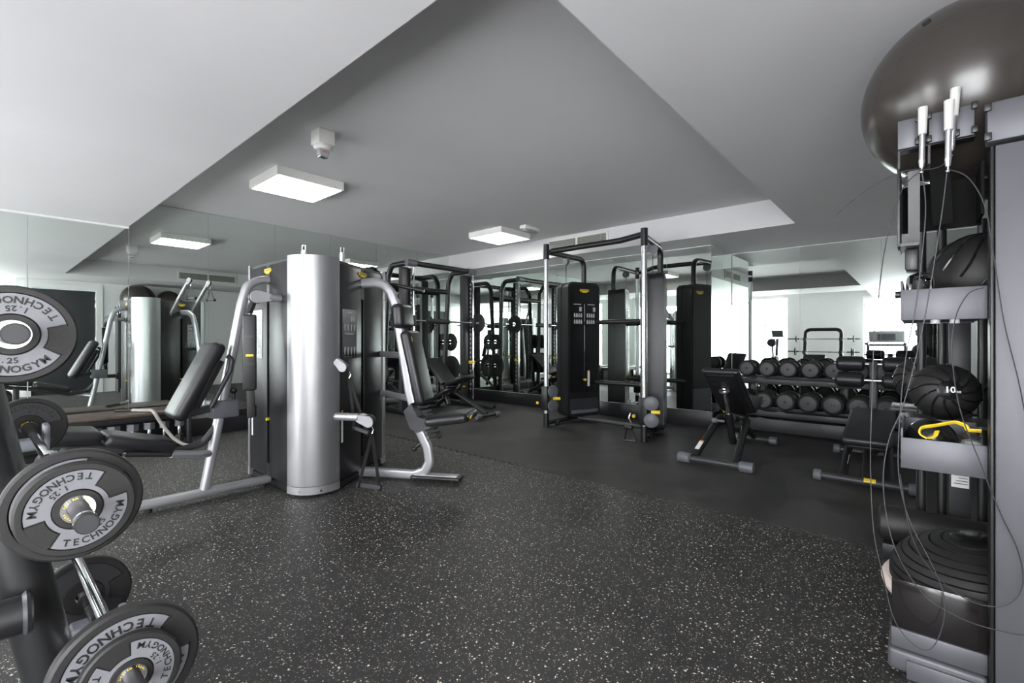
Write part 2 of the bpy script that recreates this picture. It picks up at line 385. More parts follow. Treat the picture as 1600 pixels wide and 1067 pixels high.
def vent(lab, o, ax, n, L, z0, z1):
    o = V(o); ax = V(ax); n = V(n)
    t = thing('air_vent', lab, 'vent', o, group='white bar grille air vents')
    zc = (z0+z1)/2; hh = z1-z0
    part('backing', MB().obox(V((o.x, o.y, zc))+ax*L/2+n*.003, ax, (0, 0, 1), (L, hh, .004)), DARKIN, t)
    m = MB()
    for z in (z0, z1): m.obox(V((o.x, o.y, z))+ax*L/2+n*.008, ax, (0, 0, 1), (L+.03, .02, .014))
    for q in (0, L/2, L): m.obox(V((o.x, o.y, zc))+ax*q+n*.008, ax, (0, 0, 1), (.025, hh, .014))
    part('frame', m, WHITEP, t)
    k = int(hh/.017)
    for i in range(1, k): part('louvre', MB().obox(V((o.x, o.y, z0+hh*i/k))+ax*L/2+n*.008, ax, (0, 0, 1), (L-.02, .0055, .008)), GRILLE, t)
    m = MB()
    for i in range(1, int(L/.02)): m.obox(V((o.x, o.y, zc))+ax*(i*.02)+n*.005, ax, (0, 0, 1), (.004, hh, .003))
    part('vertical_blades', m, GRILLE, t)
vent('long air vent grille in the white back soffit above the cable machine', (5.43, 3.07, 2.43), (0, 1, 0), (-1, 0, 0), .95, 2.355, 2.505)
vent('long air vent grille above the door side, seen in the left mirror', (2.73, .94, 2.41), (1, 0, 0), (0, 1, 0), 1.06, 2.335, 2.485)

# ------------------------------------------------------------------ multi station tower (triangular, three stations)
def rot2(a): return V((math.cos(R(a)), math.sin(R(a)), 0))
C0 = V((1.64, 3.35, 0)); SL = .68; CR = .2
C1 = C0+rot2(30)*SL; C2 = C0+rot2(90)*SL
nR, nL, nB = rot2(-60), rot2(180), rot2(60)
MR = (C0+C1)/2+nR*CR; ML = (C0+C2)/2+nL*CR; MBk = (C1+C2)/2+nB*CR
tw = thing('multi_station_tower', 'tall silver cornered black multi station weight tower with padded seats', 'exercise machine', (1.836, 3.69, 0))
def hull(r):
    p = []
    for c, a0 in ((C0, 180), (C1, -60), (C2, 60)):
        for k in range(13): q = c+rot2(a0+10*k)*r; p.append((q.x, q.y))
    return p
def arcwall(c, a0, ri, ro, z0, z1):
    p = [(c+rot2(a0+4*k)*ro).xy for k in range(31)]+[(c+rot2(a0+4*k)*ri).xy for k in range(30, -1, -1)]
    n = len(p); m = MB(); m.v = [V((a.x, a.y, z)) for z in (z0, z1) for a in p]
    m.f = [[i, (i+1) % n, n+(i+1) % n, n+i] for i in range(n)]
    for k in range(30):
        a, b, cc, d = k, k+1, 60-k, 61-k
        m.f += [[a, b, cc, d], [n+a, n+b, n+cc, n+d]]
    return m
part('core', slab(hull(.165), .05, 1.655), INK, tw)
part('top_cap', slab(hull(.188), 1.655, 1.675).add([V((x, y, 1.655)) for x, y in hull(.188)], [list(range(39))]), BLACKP, tw)
part('base_plate', slab(hull(.18), .012, .05), BLACKP, tw)
for c, a0 in ((C0, 180), (C1, -60), (C2, 60)):
    o = part('silver_corner_column', arcwall(c, a0, .176, .2, .075, 1.69), SILVER, tw)
    part('corner_foot', arcwall(c, a0, .17, .202, .018, .072), SILVERT, o)
    for k in (35, 75):
        q = c+rot2(a0+k)*.202; part('screw', MB().cyl((q.x, q.y, .043), tuple(V((q.x, q.y, .043))+rot2(a0+k)*.005), .008, 10), CHROME, o)
faces = [(MR, nR, rot2(30), 1), (ML, nL, rot2(90), -1), (MBk, nB, rot2(150), 1)]
for (m, n, f, sg) in faces:
    m = V(m)
    for s_ in (-1, 1):
        part('side_panel', MB().obox(m+f*s_*(.02+.155)-n*.012+V((0, 0, .865)), f, (0, 0, 1), (.31, 1.58, .014), .003), TOWERP, tw)
    for zc, hh in ((1.535, .24), (.12, .1)): part('panel_strip', MB().obox(m-n*.012+V((0, 0, zc)), f, (0, 0, 1), (.05, hh, .014)), TOWERP, tw)
    part('weight_slot_rail', MB().cyl(m-n*.03+V((0, 0, .17)), m-n*.03+V((0, 0, 1.41)), .004, 8), CHROME, tw)
    mk = MB()
    for k in range(14): mk.box(m-n*.028+V((0, 0, .2+k*.03)), (.006, .006, .008))
    part('weight_number_marks', mk, PALEINK, tw)['kind'] = 'stuff'
    part('selector_pin', MB().cyl(m-n*.03+V((0, 0, .5)), m+n*.008+V((0, 0, .5)), .012, 12), YEL, tw)
    up = V((0, 0, 1)); ax = up.cross(n)
    logo(tw, m+n*-.004+V((0, 0, 1.612)), ax, up, .125)
    # exercise board
    bc = m-f*sg*.2+n*-.0045+V((0, 0, 1.14)) if sg == 1 else m+f*.2-n*.0045+V((0, 0, 1.14))
    bd = part('exercise_board', MB().prism(rpoly(.2, .37, .012), bc, ax, up, .003), GLOSSB, tw)
    pr = MB()
    for rz, hs in ((.05, .055), (-.125, .06)):
        for k in range(4):
            px = -.067+k*.045; q = bc+ax*px+n*.0036
            pr.prism([(-.004, -.5*hs), (.006, -.5*hs), (.008, .1*hs), (.014, .3*hs), (.004, .45*hs), (-.006, .5*hs), (-.01, .1*hs)], q+up*rz, ax, up, .0003)
            pr.box(q+up*(rz-.045), (.006, .006, .003))
    for k in range(2): pr.prism([(-.008, -.02), (.008, -.02), (.01, .02), (-.01, .02)], bc+ax*(.03+k*.03)+n*.0036+up*.115, ax, up, .0003)
    pr.prism([(-.06, -.004), (.06, -.004), (.06, .004), (-.06, .004)], bc+n*.0036-up*.0, ax, up, .0003)
    pr.prism([(-.03, -.004), (.03, -.004), (.03, .004), (-.03, .004)], bc+n*.0036+up*.16, ax, up, .0003)
    part('exercise_pictograms', pr, PALEINK, bd)['kind'] = 'stuff'
    lb = m+f*.3*(1 if sg == -1 else -1)*(1)+n*-.0045+V((0, 0, .45))
    part('warning_label', MB().prism([(-.012, -.11), (.012, -.11), (.012, .11), (-.012, .11)], lb, ax, up, .001), LABEL, tw)
    part('warning_label_head', MB().prism([(-.012, .11), (.012, .11), (.012, .125), (-.012, .125)], lb, ax, up, .001), ORANGE, tw)
def pl(M, n, d, z, off=0):
    t = V((-n.y, n.x, 0)); return V((M.x, M.y, 0))+n*d+t*off+V((0, 0, z))
up = V((0, 0, 1))
# right station: shoulder press seat
q = lambda d, z, o=0: pl(MR, nR, d, z, o)
tR = V((-nR.y, nR.x, 0))
part('seat_frame', MB().tube([q(-.02, 1.548), q(.1, 1.548), q(.18, 1.53), q(.235, 1.47), q(.275, 1.378), q(.335, 1.03), q(.393, .69), q(.479, .39), q(.545, .26), q(.56, .15), q(.52, .075), q(.44, .045), q(.13, .045), q(-.05, .045)], 0, bend=.05, sec=rsec(.075, .05, .02), up=tR), SILVERT, tw)
part('floor_foot', MB().bar(q(.42, .035), q(.82, .035), tR, .12, .03, .012, 3), BLACKP, tw)
part('foot_cap', MB().bar(q(.45, .052), q(.79, .052), tR, .085, .006, .002), SILVERT, tw)
part('levelling_foot', MB().cyl(q(.74, 0), q(.74, .022), .02, 14), RUBBER, tw)
part('head_pad', MB().bar(q(.345, 1.185), q(.33, 1.375), tR, .24, .1, .04, 4), VINYL, tw)
b = part('backrest', MB().bar(q(.395, 1.165), q(.525, .6), tR, .25, .085, .035, 4), VINYL, tw)
part('tag', MB().bar(q(.447, 1.12, -.09), q(.455, 1.085, -.09), tR, .012, .004), YEL, b)
s_ = part('seat', MB().bar(q(.57, .475), q(.905, .525), tR, .33, .075, .034, 4), VINYL, tw)
part('tag', MB().bar(q(.905, .505, -.06), q(.915, .53, -.06), tR, .04, .006), YEL, s_)
part('seat_bracket', MB().prism([(.41, .56), (.47, .62), (.52, .52), (.64, .49), (.62, .44), (.52, .40), (.46, .43)], V((MR.x, MR.y, 0))-tR*.05, nR, up, .1), DARKG, tw)
m = MB()
for k in range(9): m.bar(q(.455+k*.014, .6-k*.034), q(.53+k*.014, .615-k*.034), tR, .085, .012)
part('adjustment_rack', m, BLACKP, tw)
part('adjustment_knob', MB().cyl(q(.44, .25), q(.5, .3), .012, 10).sphere(q(.435, .245), .022, 14, 8), BLACKP, tw)
for z, d in ((.972, .33), (.635, .4)):
    a = V((2.32, 3.535, z)); e = q(d, z); part('brace', MB().cyl(a, e, .026, 16), SILVERT, tw)
part('press_grip', MB().tube([q(.05, 1.548, .0), q(.2, 1.548, .2), q(.42, 1.5, .24)], .016, bend=.05), BLACKP, tw)
# left station: inclined seat with backrest
q2 = lambda d, z, o=0: pl(ML, nL, d, z, o)
tL = V((-nL.y, nL.x, 0))
part('seat_frame', MB().tube([q2(-.03, 1.547), q2(.06, 1.54), q2(.14, 1.49), q2(.177, 1.355), q2(.235, 1.02), q2(.41, .06)], 0, bend=.09, sec=rsec(.055, .075, .02), up=tL, nb=8), SILVERT, tw)
part('frame_socket', MB().cyl(q2(-.05, 1.547), q2(.0, 1.547), .034, 16), BLACKP, tw)
part('base_bar', MB().bar(q2(-.02, .052), q2(1.15, .052), tL, .085, .05, .018, 3), SILVERT, tw)
for d in (.03, .72, 1.1): part('levelling_foot', MB().cyl(q2(d, 0), q2(d, .03), .022, 14), RUBBER, tw)
g = part('lever_arm', MB().tube([q2(.36, .31), q2(.45, .33, .06), q2(.62, .37, .1)], .024, bend=.05), SILVERT, tw)
part('grip', MB().tube([q2(.62, .37, .1), q2(.85, .412, .1)], .019), RUBBER, g)
part('grip_cap', MB().cyl(q2(.85, .412, .1), q2(.862, .414, .1), .021, 14), CHROME, g)
part('seat_pad', MB().bar(q2(.6, .415), q2(.945, .512), tL, .3, .075, .03, 4), VINYL, tw)
part('seat_pad', MB().bar(q2(.955, .53), q2(1.3, .575), tL, .3, .075, .03, 4), VINYL, tw)
part('seat_beam', MB().tube([q2(.33, .5), q2(.42, .39), q2(.6, .355), q2(.95, .45), q2(1.25, .5)], .025, bend=.05), DARKG, tw)
part('seat_post', MB().bar(q2(1.1, .06), q2(1.1, .49), tL, .05, .06, .01), DARKG, tw)
part('backrest', MB().bar(q2(.34, 1.075), q2(.585, .575), tL, .27, .095, .042, 4), VINYL, tw)
part('backrest_bracket', MB().bar(q2(.31, .95), q2(.47, .62), tL, .05, .04, .008).bar(q2(.52, .6), q2(.36, .63), tL, .06, .05, .008), DARKG, tw)
part('pivot_housing', MB().box(q2(.3, .615), (.17, .15, .12), .012, 2), GREYP, tw)
part('range_selector', MB().box(q2(.16, .575), (.14, .05, .05), .006).box(q2(.1, .575), (.03, .06, .09), .006), BLACKP, tw)
part('selector_knob', MB().cyl(q2(.23, .66), q2(.23, .72), .012).sphere(q2(.23, .735), .024, 14, 8), BLACKP, tw)
part('start_lever', MB().tube([q2(.3, .985, .1), q2(.27, .96, .1), q2(.285, .88, .1), q2(.4, .64, .1)], .016, bend=.03), DARKG, tw)
# back station: curved frame and two raised pulley arms
q3 = lambda d, z, o=0: pl(MBk, nB, d, z, o)
tB = V((-nB.y, nB.x, 0))
part('seat_frame', MB().tube([q3(-.02, 1.5), q3(.12, 1.5), q3(.2, 1.44), q3(.24, 1.3), q3(.4, .45), q3(.4, .05), q3(-.02, .05)], 0, bend=.07, sec=rsec(.075, .05, .02), up=tB), SILVERT, tw)
def pulley_head(c, d, side, parent, sz=1.0):
    """pale teardrop cheek plates either side of a black wheel"""
    c = V(c); d = V(d).normalized(); s2 = V(side).normalized(); u2 = s2.cross(d)
    poly = []
    for k in range(13): t = R(-90+180*k/12); poly.append((.035*sz+.042*sz*math.cos(t), .042*sz*math.sin(t)))
    poly += [(-.03*sz, .03*sz), (-.055*sz, .022*sz), (-.055*sz, -.022*sz), (-.03*sz, -.03*sz)]
    a = part('pulley_head', MB().prism(poly, c-s2*.022*sz, d, u2, .010*sz).prism(poly, c+s2*.012*sz, d, u2, .010*sz), PALE, parent)
    part('pulley_wheel', MB().cyl(c+d*.035*sz-s2*.011*sz, c+d*.035*sz+s2*.011*sz, .046*sz, 24), BLACKP, a)
def stirrup(top, bot, wdir, parent, wd=.12, sw=.018):
    top = V(top); bot = V(bot); wdir = V(wdir).normalized(); nn = (bot-top).cross(wdir).normalized()
    k = part('carabiner', MB().tube([top+V((0, 0, .05)), top+wdir*.012+V((0, 0, .03)), top+V((0, 0, 0))], .005, seg=8), CHROME, parent)
    for s_ in (-1, 1): part('strap', MB().bar(top, bot+wdir*s_*wd/2, wdir, sw, .003), RUBBER, parent)
    a = part('handle_grip', MB().cyl(bot-wdir*wd*.5, bot+wdir*wd*.5, .014, 14), GREYP, parent)
    for s_ in (-1, 1): part('handle_end', MB().cyl(bot+wdir*s_*wd*.5, bot+wdir*s_*(wd*.5+.012), .022, 14), RUBBER, a)
for o in (.17, -.17):
    tip = q3(.3, 1.955, o)
    arm = part('pulley_arm', MB().cyl(q3(-.03, 1.45, o), q3(.28, 1.92, o), .026, 16), SILVERT, tw)
    pulley_head(tip-V((0, 0, .02)), (nB*.5+up*.87), tB, arm, .8)
    stirrup(tip+nB*.03-up*.08, tip+nB*.05-up*.26, nB, arm)
arm = part('pulley_arm', MB().cyl(pl(MBk, nB, -.05, .95, -.3), pl(MBk, nB, .12, .95, -.3), .022, 14), SILVERT, tw)
pulley_head(pl(MBk, nB, .15, .95, -.3), nB, up, arm, .9)
# front corner: low and mid pulley arms on the right face, high pulley on the left face
arm = part('pulley_arm', MB().cyl((1.69, 3.19, .545), (1.793, 3.008, .545), .028, 18).cyl((1.745, 3.093, .545), (1.75, 3.084, .545), .03, 18), SILVERT, tw)
pulley_head((1.815, 2.97, .53), nR+V((0, 0, -.25)), V((.866, .5, .2)), arm, 1.0)
stirrup((1.85, 2.93, .43), (1.81, 2.9, .07), V((.8, -.2, -.25)), arm, .15, .022)
arm = part('pulley_arm', MB().cyl((1.69, 3.19, .93), (1.712, 3.15, .93), .024, 18), SILVERT, tw)
pulley_head((1.715, 3.12, .92), nR+V((0, 0, -.9)), V((.866, .5, 0)), arm, .8)
stirrup((1.76, 3.08, .82), (1.865, 3.1, .43), V((.7, -.3, -.35)), arm, .1, .02)
arm = part('pulley_arm', MB().cyl((1.5, 3.47, 1.39), (1.36, 3.47, 1.395), .028, 18).cyl((1.425, 3.47, 1.393), (1.418, 3.47, 1.393), .03, 18), SILVERT, tw)
pulley_head((1.315, 3.47, 1.395), (-1, 0, 0), (0, 1, 0), arm, 1.05)
part('cable_stop', MB().cyl((1.255, 3.46, 1.35), (1.23, 3.46, 1.28), .022, 14), BLACKP, arm)
st = part('padded_strap', MB().bar((1.235, 3.46, 1.27), (1.235, 3.46, .75), (1, -.4, 0), .085, .028, .012, 3), VINYL, arm)
part('strap_tail', MB().bar((1.24, 3.46, .75), (1.245, 3.46, .56), (1, -.4, 0), .05, .02, .006), RUBBER, arm)
part('strap_label', MB().obox((1.229, 3.4455, .99), (1, -.4, 0), (0, 0, 1), (.045, .016, .002)), YEL, st)
part('strap_stitching', MB().obox((1.229, 3.4455, 1.12), (1, -.4, 0), (0, 0, 1), (.05, .012, .002)).obox((1.229, 3.4455, .93), (1, -.4, 0), (0, 0, 1), (.05, .012, .002)), DARKG, st)

# ------------------------------------------------------------------ weight plates
def make_plate(name, label, Rr, th, kg, loc, rot, group, two_lobes=0, mat_face=PLATEG, txt=True, detail=True):
    """round rubber plate, axis local Z, face towards +Z"""
    t = thing(name, label, 'weight plate', loc, rot, group)
    part('rubber_body', MB().lathe([(.0152, -th/2), (Rr*.93, -th/2), (Rr, -th*.32), (Rr, th*.32), (Rr*.96, th*.5), (Rr*.86, th*.5), (Rr*.84, th*.36), (Rr*.42, th*.36), (Rr*.40, th*.5), (.0152, th*.5), (.0152, -th/2)], (0, 0, 0), (0, 0, 1), 56), RUBBER, t, world=False)
    if detail:
        for s_ in (0, 180):
            m = MB(); z = th*.36; prof = []
            # grey arc between the two dark grips
            a0, a1 = two_lobes+s_+24, two_lobes+s_+156; n = 30; ri, ro = Rr*.43, Rr*.835
            for k in range(n+1):
                a = R(a0+(a1-a0)*k/n); m.v += [V((math.cos(a)*ri, math.sin(a)*ri, z+.0022)), V((math.cos(a)*ro, math.sin(a)*ro, z+.0022))]
            for k in range(n): m.f.append([2*k, 2*k+1, 2*k+3, 2*k+2])
            # slim grey bridge inside the grip
            b0, b1 = two_lobes+s_-24, two_lobes+s_+24; nn = len(m.v); r2 = Rr*.52
            for k in range(13):
                a = R(b0+(b1-b0)*k/12); m.v += [V((math.cos(a)*ri, math.sin(a)*ri, z+.0022)), V((math.cos(a)*r2, math.sin(a)*r2, z+.0022))]
            for k in range(12): m.f.append([nn+2*k, nn+2*k+1, nn+2*k+3, nn+2*k+2])
            fc = part('grey_face', m, mat_face, t, world=False)
            g = MB(); cv = []
            for k in range(13): a = R(b0+3+(b1-b0-6)*k/12); cv.append((math.cos(a)*Rr*.9, math.sin(a)*Rr*.9))
            for k in range(13): a = R(b1-3-(b1-b0-6)*k/12); cv.append((math.cos(a)*Rr*.545, math.sin(a)*Rr*.545))
            g.prism(cv, (0, 0, th*.36), (1, 0, 0), (0, 1, 0), th*.13)
            part('dark_grip', g, RUBBER, t, world=False)
            if txt:
                tx = MB(); c0 = two_lobes+s_+90
                arc_text(tx, 'TECHNOGYM', Rr*.715, c0, Rr*.2, 12.6, z+.0028)
                arc_text(tx, kg, Rr*.535, c0, Rr*.16, 9.5, z+.0028)
                part('lettering', tx, INK, fc, world=False)
    part('metal_insert', MB().lathe([(.0152, th*.5-.006), (.0152, th*.5+.001), (.024, th*.5+.001), (.024, th*.5-.006)], (0, 0, 0), (0, 0, 1), 36), CHROME, t, world=False)
    if txt and detail:
        tx = MB(); arc_text(tx, 'TOTAL WEIGHT', .0200, 90, .0042, 13, th*.5+.0016); arc_text(tx, 'TOTAL WEIGHT', .0200, 270, .0042, 13, th*.5+.0016)
        part('insert_lettering', tx, YEL, t, world=False)
    return t
FY = (R(90), 0, 0)       # +Z of the plate -> -Y
BYY = (R(-90), 0, 0)

# ------------------------------------------------------------------ loaded barbell rack in the left foreground
pr_ = thing('barbell_rack', 'leaning black tube barbell rack at the left edge of the picture', 'rack', (.0, 1.77, 0))
YA, YB = 1.40, 2.14
part('arch_frame', MB().tube([(.175, YA, .0), (-.065, YA, 1.34), (-.065, YB, 1.34), (.175, YB, .0)], .043, seg=24, bend=.13, nb=10), BLACKP, pr_)
for y in (YA, YB):
    part('rear_leg', MB().tube([(.01, y, .9), (-.5, y, .0)], .036, seg=18), BLACKP, pr_)
    part('cross_bar', MB().tube([(.075, y-.07, .56), (-.2, y-.07, .56)], .036, seg=20), BLACKP, pr_)
    part('weld_bead', MB().lathe([(.036, 0), (.042, .006), (.036, .012)], (.06, y-.07, .56), (1, 0, 0), 20), DARKG, pr_)
part('floor_bar', MB().bar((-.5, YA, .025), (-.5, YB, .025), (1, 0, 0), .06, .05, .01), BLACKP, pr_)
pegs = [(.04, 1.108), (.121, .796), (.200, .442), (.262, .152)]
NM = ['topmost', 'second highest', 'third highest', 'lowest']
for i, (x, z) in enumerate(pegs):
    for y in (YA, YB):
        b = part('bar_holder', MB().box((x-.012, y, z-.0325), (.085, .075, .035), .01, 3).box((x+.03, y, z-.01), (.016, .075, .08), .006, 2), GREYP, pr_)
    t = thing('barbell', 'chrome shafted barbell on the %s holders of the leaning rack' % NM[i], 'barbell', (x, 1.77, z), group='barbells on the leaning rack')
    part('shaft', MB().cyl((x, 1.26, z), (x, 2.28, z), .0125, 20), CHROME, t)
    for y, d in ((1.26, -1), (2.28, 1)):
        sl = part('sleeve', MB().cyl((x, y, z), (x, y+d*.23, z), .0145, 24), DARKG, t)
        part('sleeve_shoulder', MB().lathe([(.0125, -.012), (.022, -.012), (.022, .0), (.0145, .0)], (x, y, z), (0, d, 0), 24), RUBBER, sl)
        part('sleeve_end', MB().lathe([(.0145, 0), (.0165, .001), (.0165, .009), (.0, .010)], (x, y+d*.22, z), (0, d, 0), 24), RUBBER, sl)
        part('sleeve_ring', MB().lathe([(.0147, -.003), (.016, -.001), (.0147, .002)], (x, y+d*.205, z), (0, d, 0), 24), CHROME, sl)
        
G = 'rubber weight plates on the leaning barbell rack'
x, z = pegs[0]
make_plate('weight_plate', 'small grey faced plate on the topmost barbell at the left picture edge', .0825, .022, '1.25', (x, 1.152, z), FY, G, two_lobes=-8)
make_plate('weight_plate', 'grey faced plate on the far end of the topmost barbell', .0825, .022, '1.25', (x, 2.32, z), FY, G, txt=False)
x, z = pegs[1]
make_plate('weight_plate', 'small grey faced plate in front on the second highest barbell', .0825, .022, '1.25', (x, 1.146, z), FY, G, two_lobes=35)
make_plate('weight_plate', 'wider grey faced plate behind the small one on the second highest barbell', .1, .026, '2.5', (x, 1.18, z), FY, G, two_lobes=55)
make_plate('weight_plate', 'dark lettered plate on the far end of the second highest barbell', .1, .026, '2.5', (x, 2.33, z), FY, G, two_lobes=-12, mat_face=DARKG)
x, z = pegs[2]
make_plate('weight_plate', 'small grey faced plate in front on the third highest barbell', .082, .022, '1.25', (x, 1.165, z), FY, G, two_lobes=115)
make_plate('weight_plate', 'large grey faced plate behind the small one on the third highest barbell', .122, .03, '5', (x, 1.20, z), FY, G, two_lobes=25)
make_plate('weight_plate', 'large dark plate on the far end of the third highest barbell', .122, .03, '5', (x, 2.34, z), FY, G, txt=False, mat_face=DARKG)
x, z = pegs[3]
make_plate('weight_plate', 'large dark plate on the far end of the lowest barbell near the floor', .14, .034, '5', (x, 2.33, z), FY, G, txt=False, mat_face=DARKG)
make_plate('weight_plate', 'large plate on the near end of the lowest barbell, below the picture', .14, .034, '5', (x, 1.2, z), FY, G, txt=False, mat_face=DARKG)
cl = thing('spring_collar', 'yellow tabbed chrome collar on the second highest barbell', 'collar', (.121, 1.62, .796))
part('ring', MB().lathe([(.0128, -.02), (.026, -.02), (.026, .02), (.0128, .02), (.0128, -.02)], (.121, 1.62, .796), (0, 1, 0), 24), CHROME, cl)
part('tab', MB().box((.158, 1.62, .80), (.03, .03, .028), .005), YEL, cl)

# ------------------------------------------------------------------ smith machine against the left mirror
sm = thing('smith_machine', 'black smith machine with a guided barbell in front of the left mirror', 'exercise machine', (4.7, 5.6, 0))
SX0, SX1, SY = 4.10, 5.30, 5.60
RB = .041
for x in (SX0, SX1):
    u_ = part('upright', MB().box((x, SY+.06, 1.1), (.13, .075, 2.1), .008), DARKG, sm)
    part('lock_rail', MB().box((x+.09, SY+.03, 1.1), (.035, .05, 2.08), .004), BLACKP, sm)
    for k in range(24): part('lock_notch', MB().box((x+.09, SY+.002, .28+k*.075), (.02, .006, .03), .002), PALE, u_)
    part('guide_rod', MB().cyl((x+.09, SY-.06, .12), (x+.09, SY-.06, 2.16), .014, 14), CHROME, sm)
    # tube that runs back over the top and down to the rear foot
    part('rear_frame', MB().tube([(x, SY-.06, 2.205), (x, SY+.36, 2.205), (x, SY+.45, 2.05), (x-.05, SY+.53, .08)], RB, bend=.13, seg=14), BLACKP, sm)
    part('top_joint', MB().cyl((x-.04, SY-.06, 2.205), (x+.12, SY-.06, 2.205), .05, 20), GREYP, sm)
    part('base_foot', MB().bar((x, SY-.62, .05), (x, SY+.52, .05), (1, 0, 0), .075, .075, .02, 3), BLACKP, sm)
    part('foot_pad', MB().cyl((x, SY-.55, 0), (x, SY-.55, .014), .03, 14), RUBBER, sm)
part('top_bar', MB().cyl((SX0+.05, SY-.06, 2.205), (SX1+.02, SY-.06, 2.205), RB, 16), BLACKP, sm)
part('rear_top_bar', MB().cyl((SX0, SY+.46, 1.9), (SX1, SY+.46, 1.9), RB, 16), BLACKP, sm)
part('rear_base_bar', MB().cyl((SX0, SY+.46, .06), (SX1, SY+.46, .06), RB, 16), BLACKP, sm)
for x in (SX0+.09, SX1+.09):
    sp_ = part('safety_stop', MB().box((x, SY-.03, .72), (.09, .075, .05), .01), YEL, sm)
    part('stop_lever', MB().tube([(x+.03, SY-.07, .72), (x+.09, SY-.1, .76)], .008), BLACKP, sp_)
BZ = 1.37
bar = part('guided_bar', MB().cyl((SX0-.3, SY-.06, BZ), (SX1+.42, SY-.06, BZ), .014, 16), CHROME, sm)
part('bar_pad', MB().cyl((4.42, SY-.06, BZ), (4.85, SY-.06, BZ), .04, 18), RUBBER, bar)
for x in (SX0+.09, SX1+.09): part('carriage', MB().box((x, SY-.06, BZ), (.05, .06, .16), .01), DARKG, bar)
for x in (SX0-.0, SX1): 
    s_ = -1 if x == SX0 else 1
    for z, yy in ((1.05, SY+.5), (.6, SY+.5)): part('storage_peg', MB().cyl((x-.01, yy, z), (x+s_*.24, yy, z), .02, 14), BLACKP, sm)
GS = 'black weight plates on the smith machine'
def bplate(lab, loc, axis, Rr, th=.035):
    rot = (0, R(90), 0) if axis == 'x' else FY
    t = thing('weight_plate', lab, 'weight plate', loc, rot, GS)
    part('rubber_body', MB().lathe([(.024, -th/2), (Rr*.92, -th/2), (Rr, -th*.3), (Rr, th*.3), (Rr*.92, th/2), (Rr*.84, th*.45), (Rr*.8, th*.28), (Rr*.42, th*.28), (Rr*.38, th/2), (.024, th/2), (.024, -th/2)], (0, 0, 0), (0, 0, 1), 36), RUBBER, t, world=False)
    part('steel_ring', MB().lathe([(.024, -th/2-.002), (.034, -th/2-.002), (.034, th/2+.002), (.024, th/2+.002), (.024, -th/2-.002)], (0, 0, 0), (0, 0, 1), 20), CHROME, t, world=False)
bplate('black plate on the right end of the smith machine barbell', (SX1+.2, SY-.06, BZ), 'x', .16)
bplate('black plate on the left end of the smith machine barbell', (SX0-.2, SY-.06, BZ), 'x', .16)
bplate('black plate on the upper right rear peg of the smith machine', (SX1+.1, SY+.5, 1.05), 'x', .15)
bplate('large black plate on the lower right rear peg of the smith machine', (SX1+.11, SY+.5, .6), 'x', .215)
bplate('black plate on the upper left rear peg of the smith machine', (SX0-.1, SY+.5, 1.05), 'x', .15)
bplate('large black plate on the lower left rear peg of the smith machine', (SX0-.11, SY+.5, .6), 'x', .215)

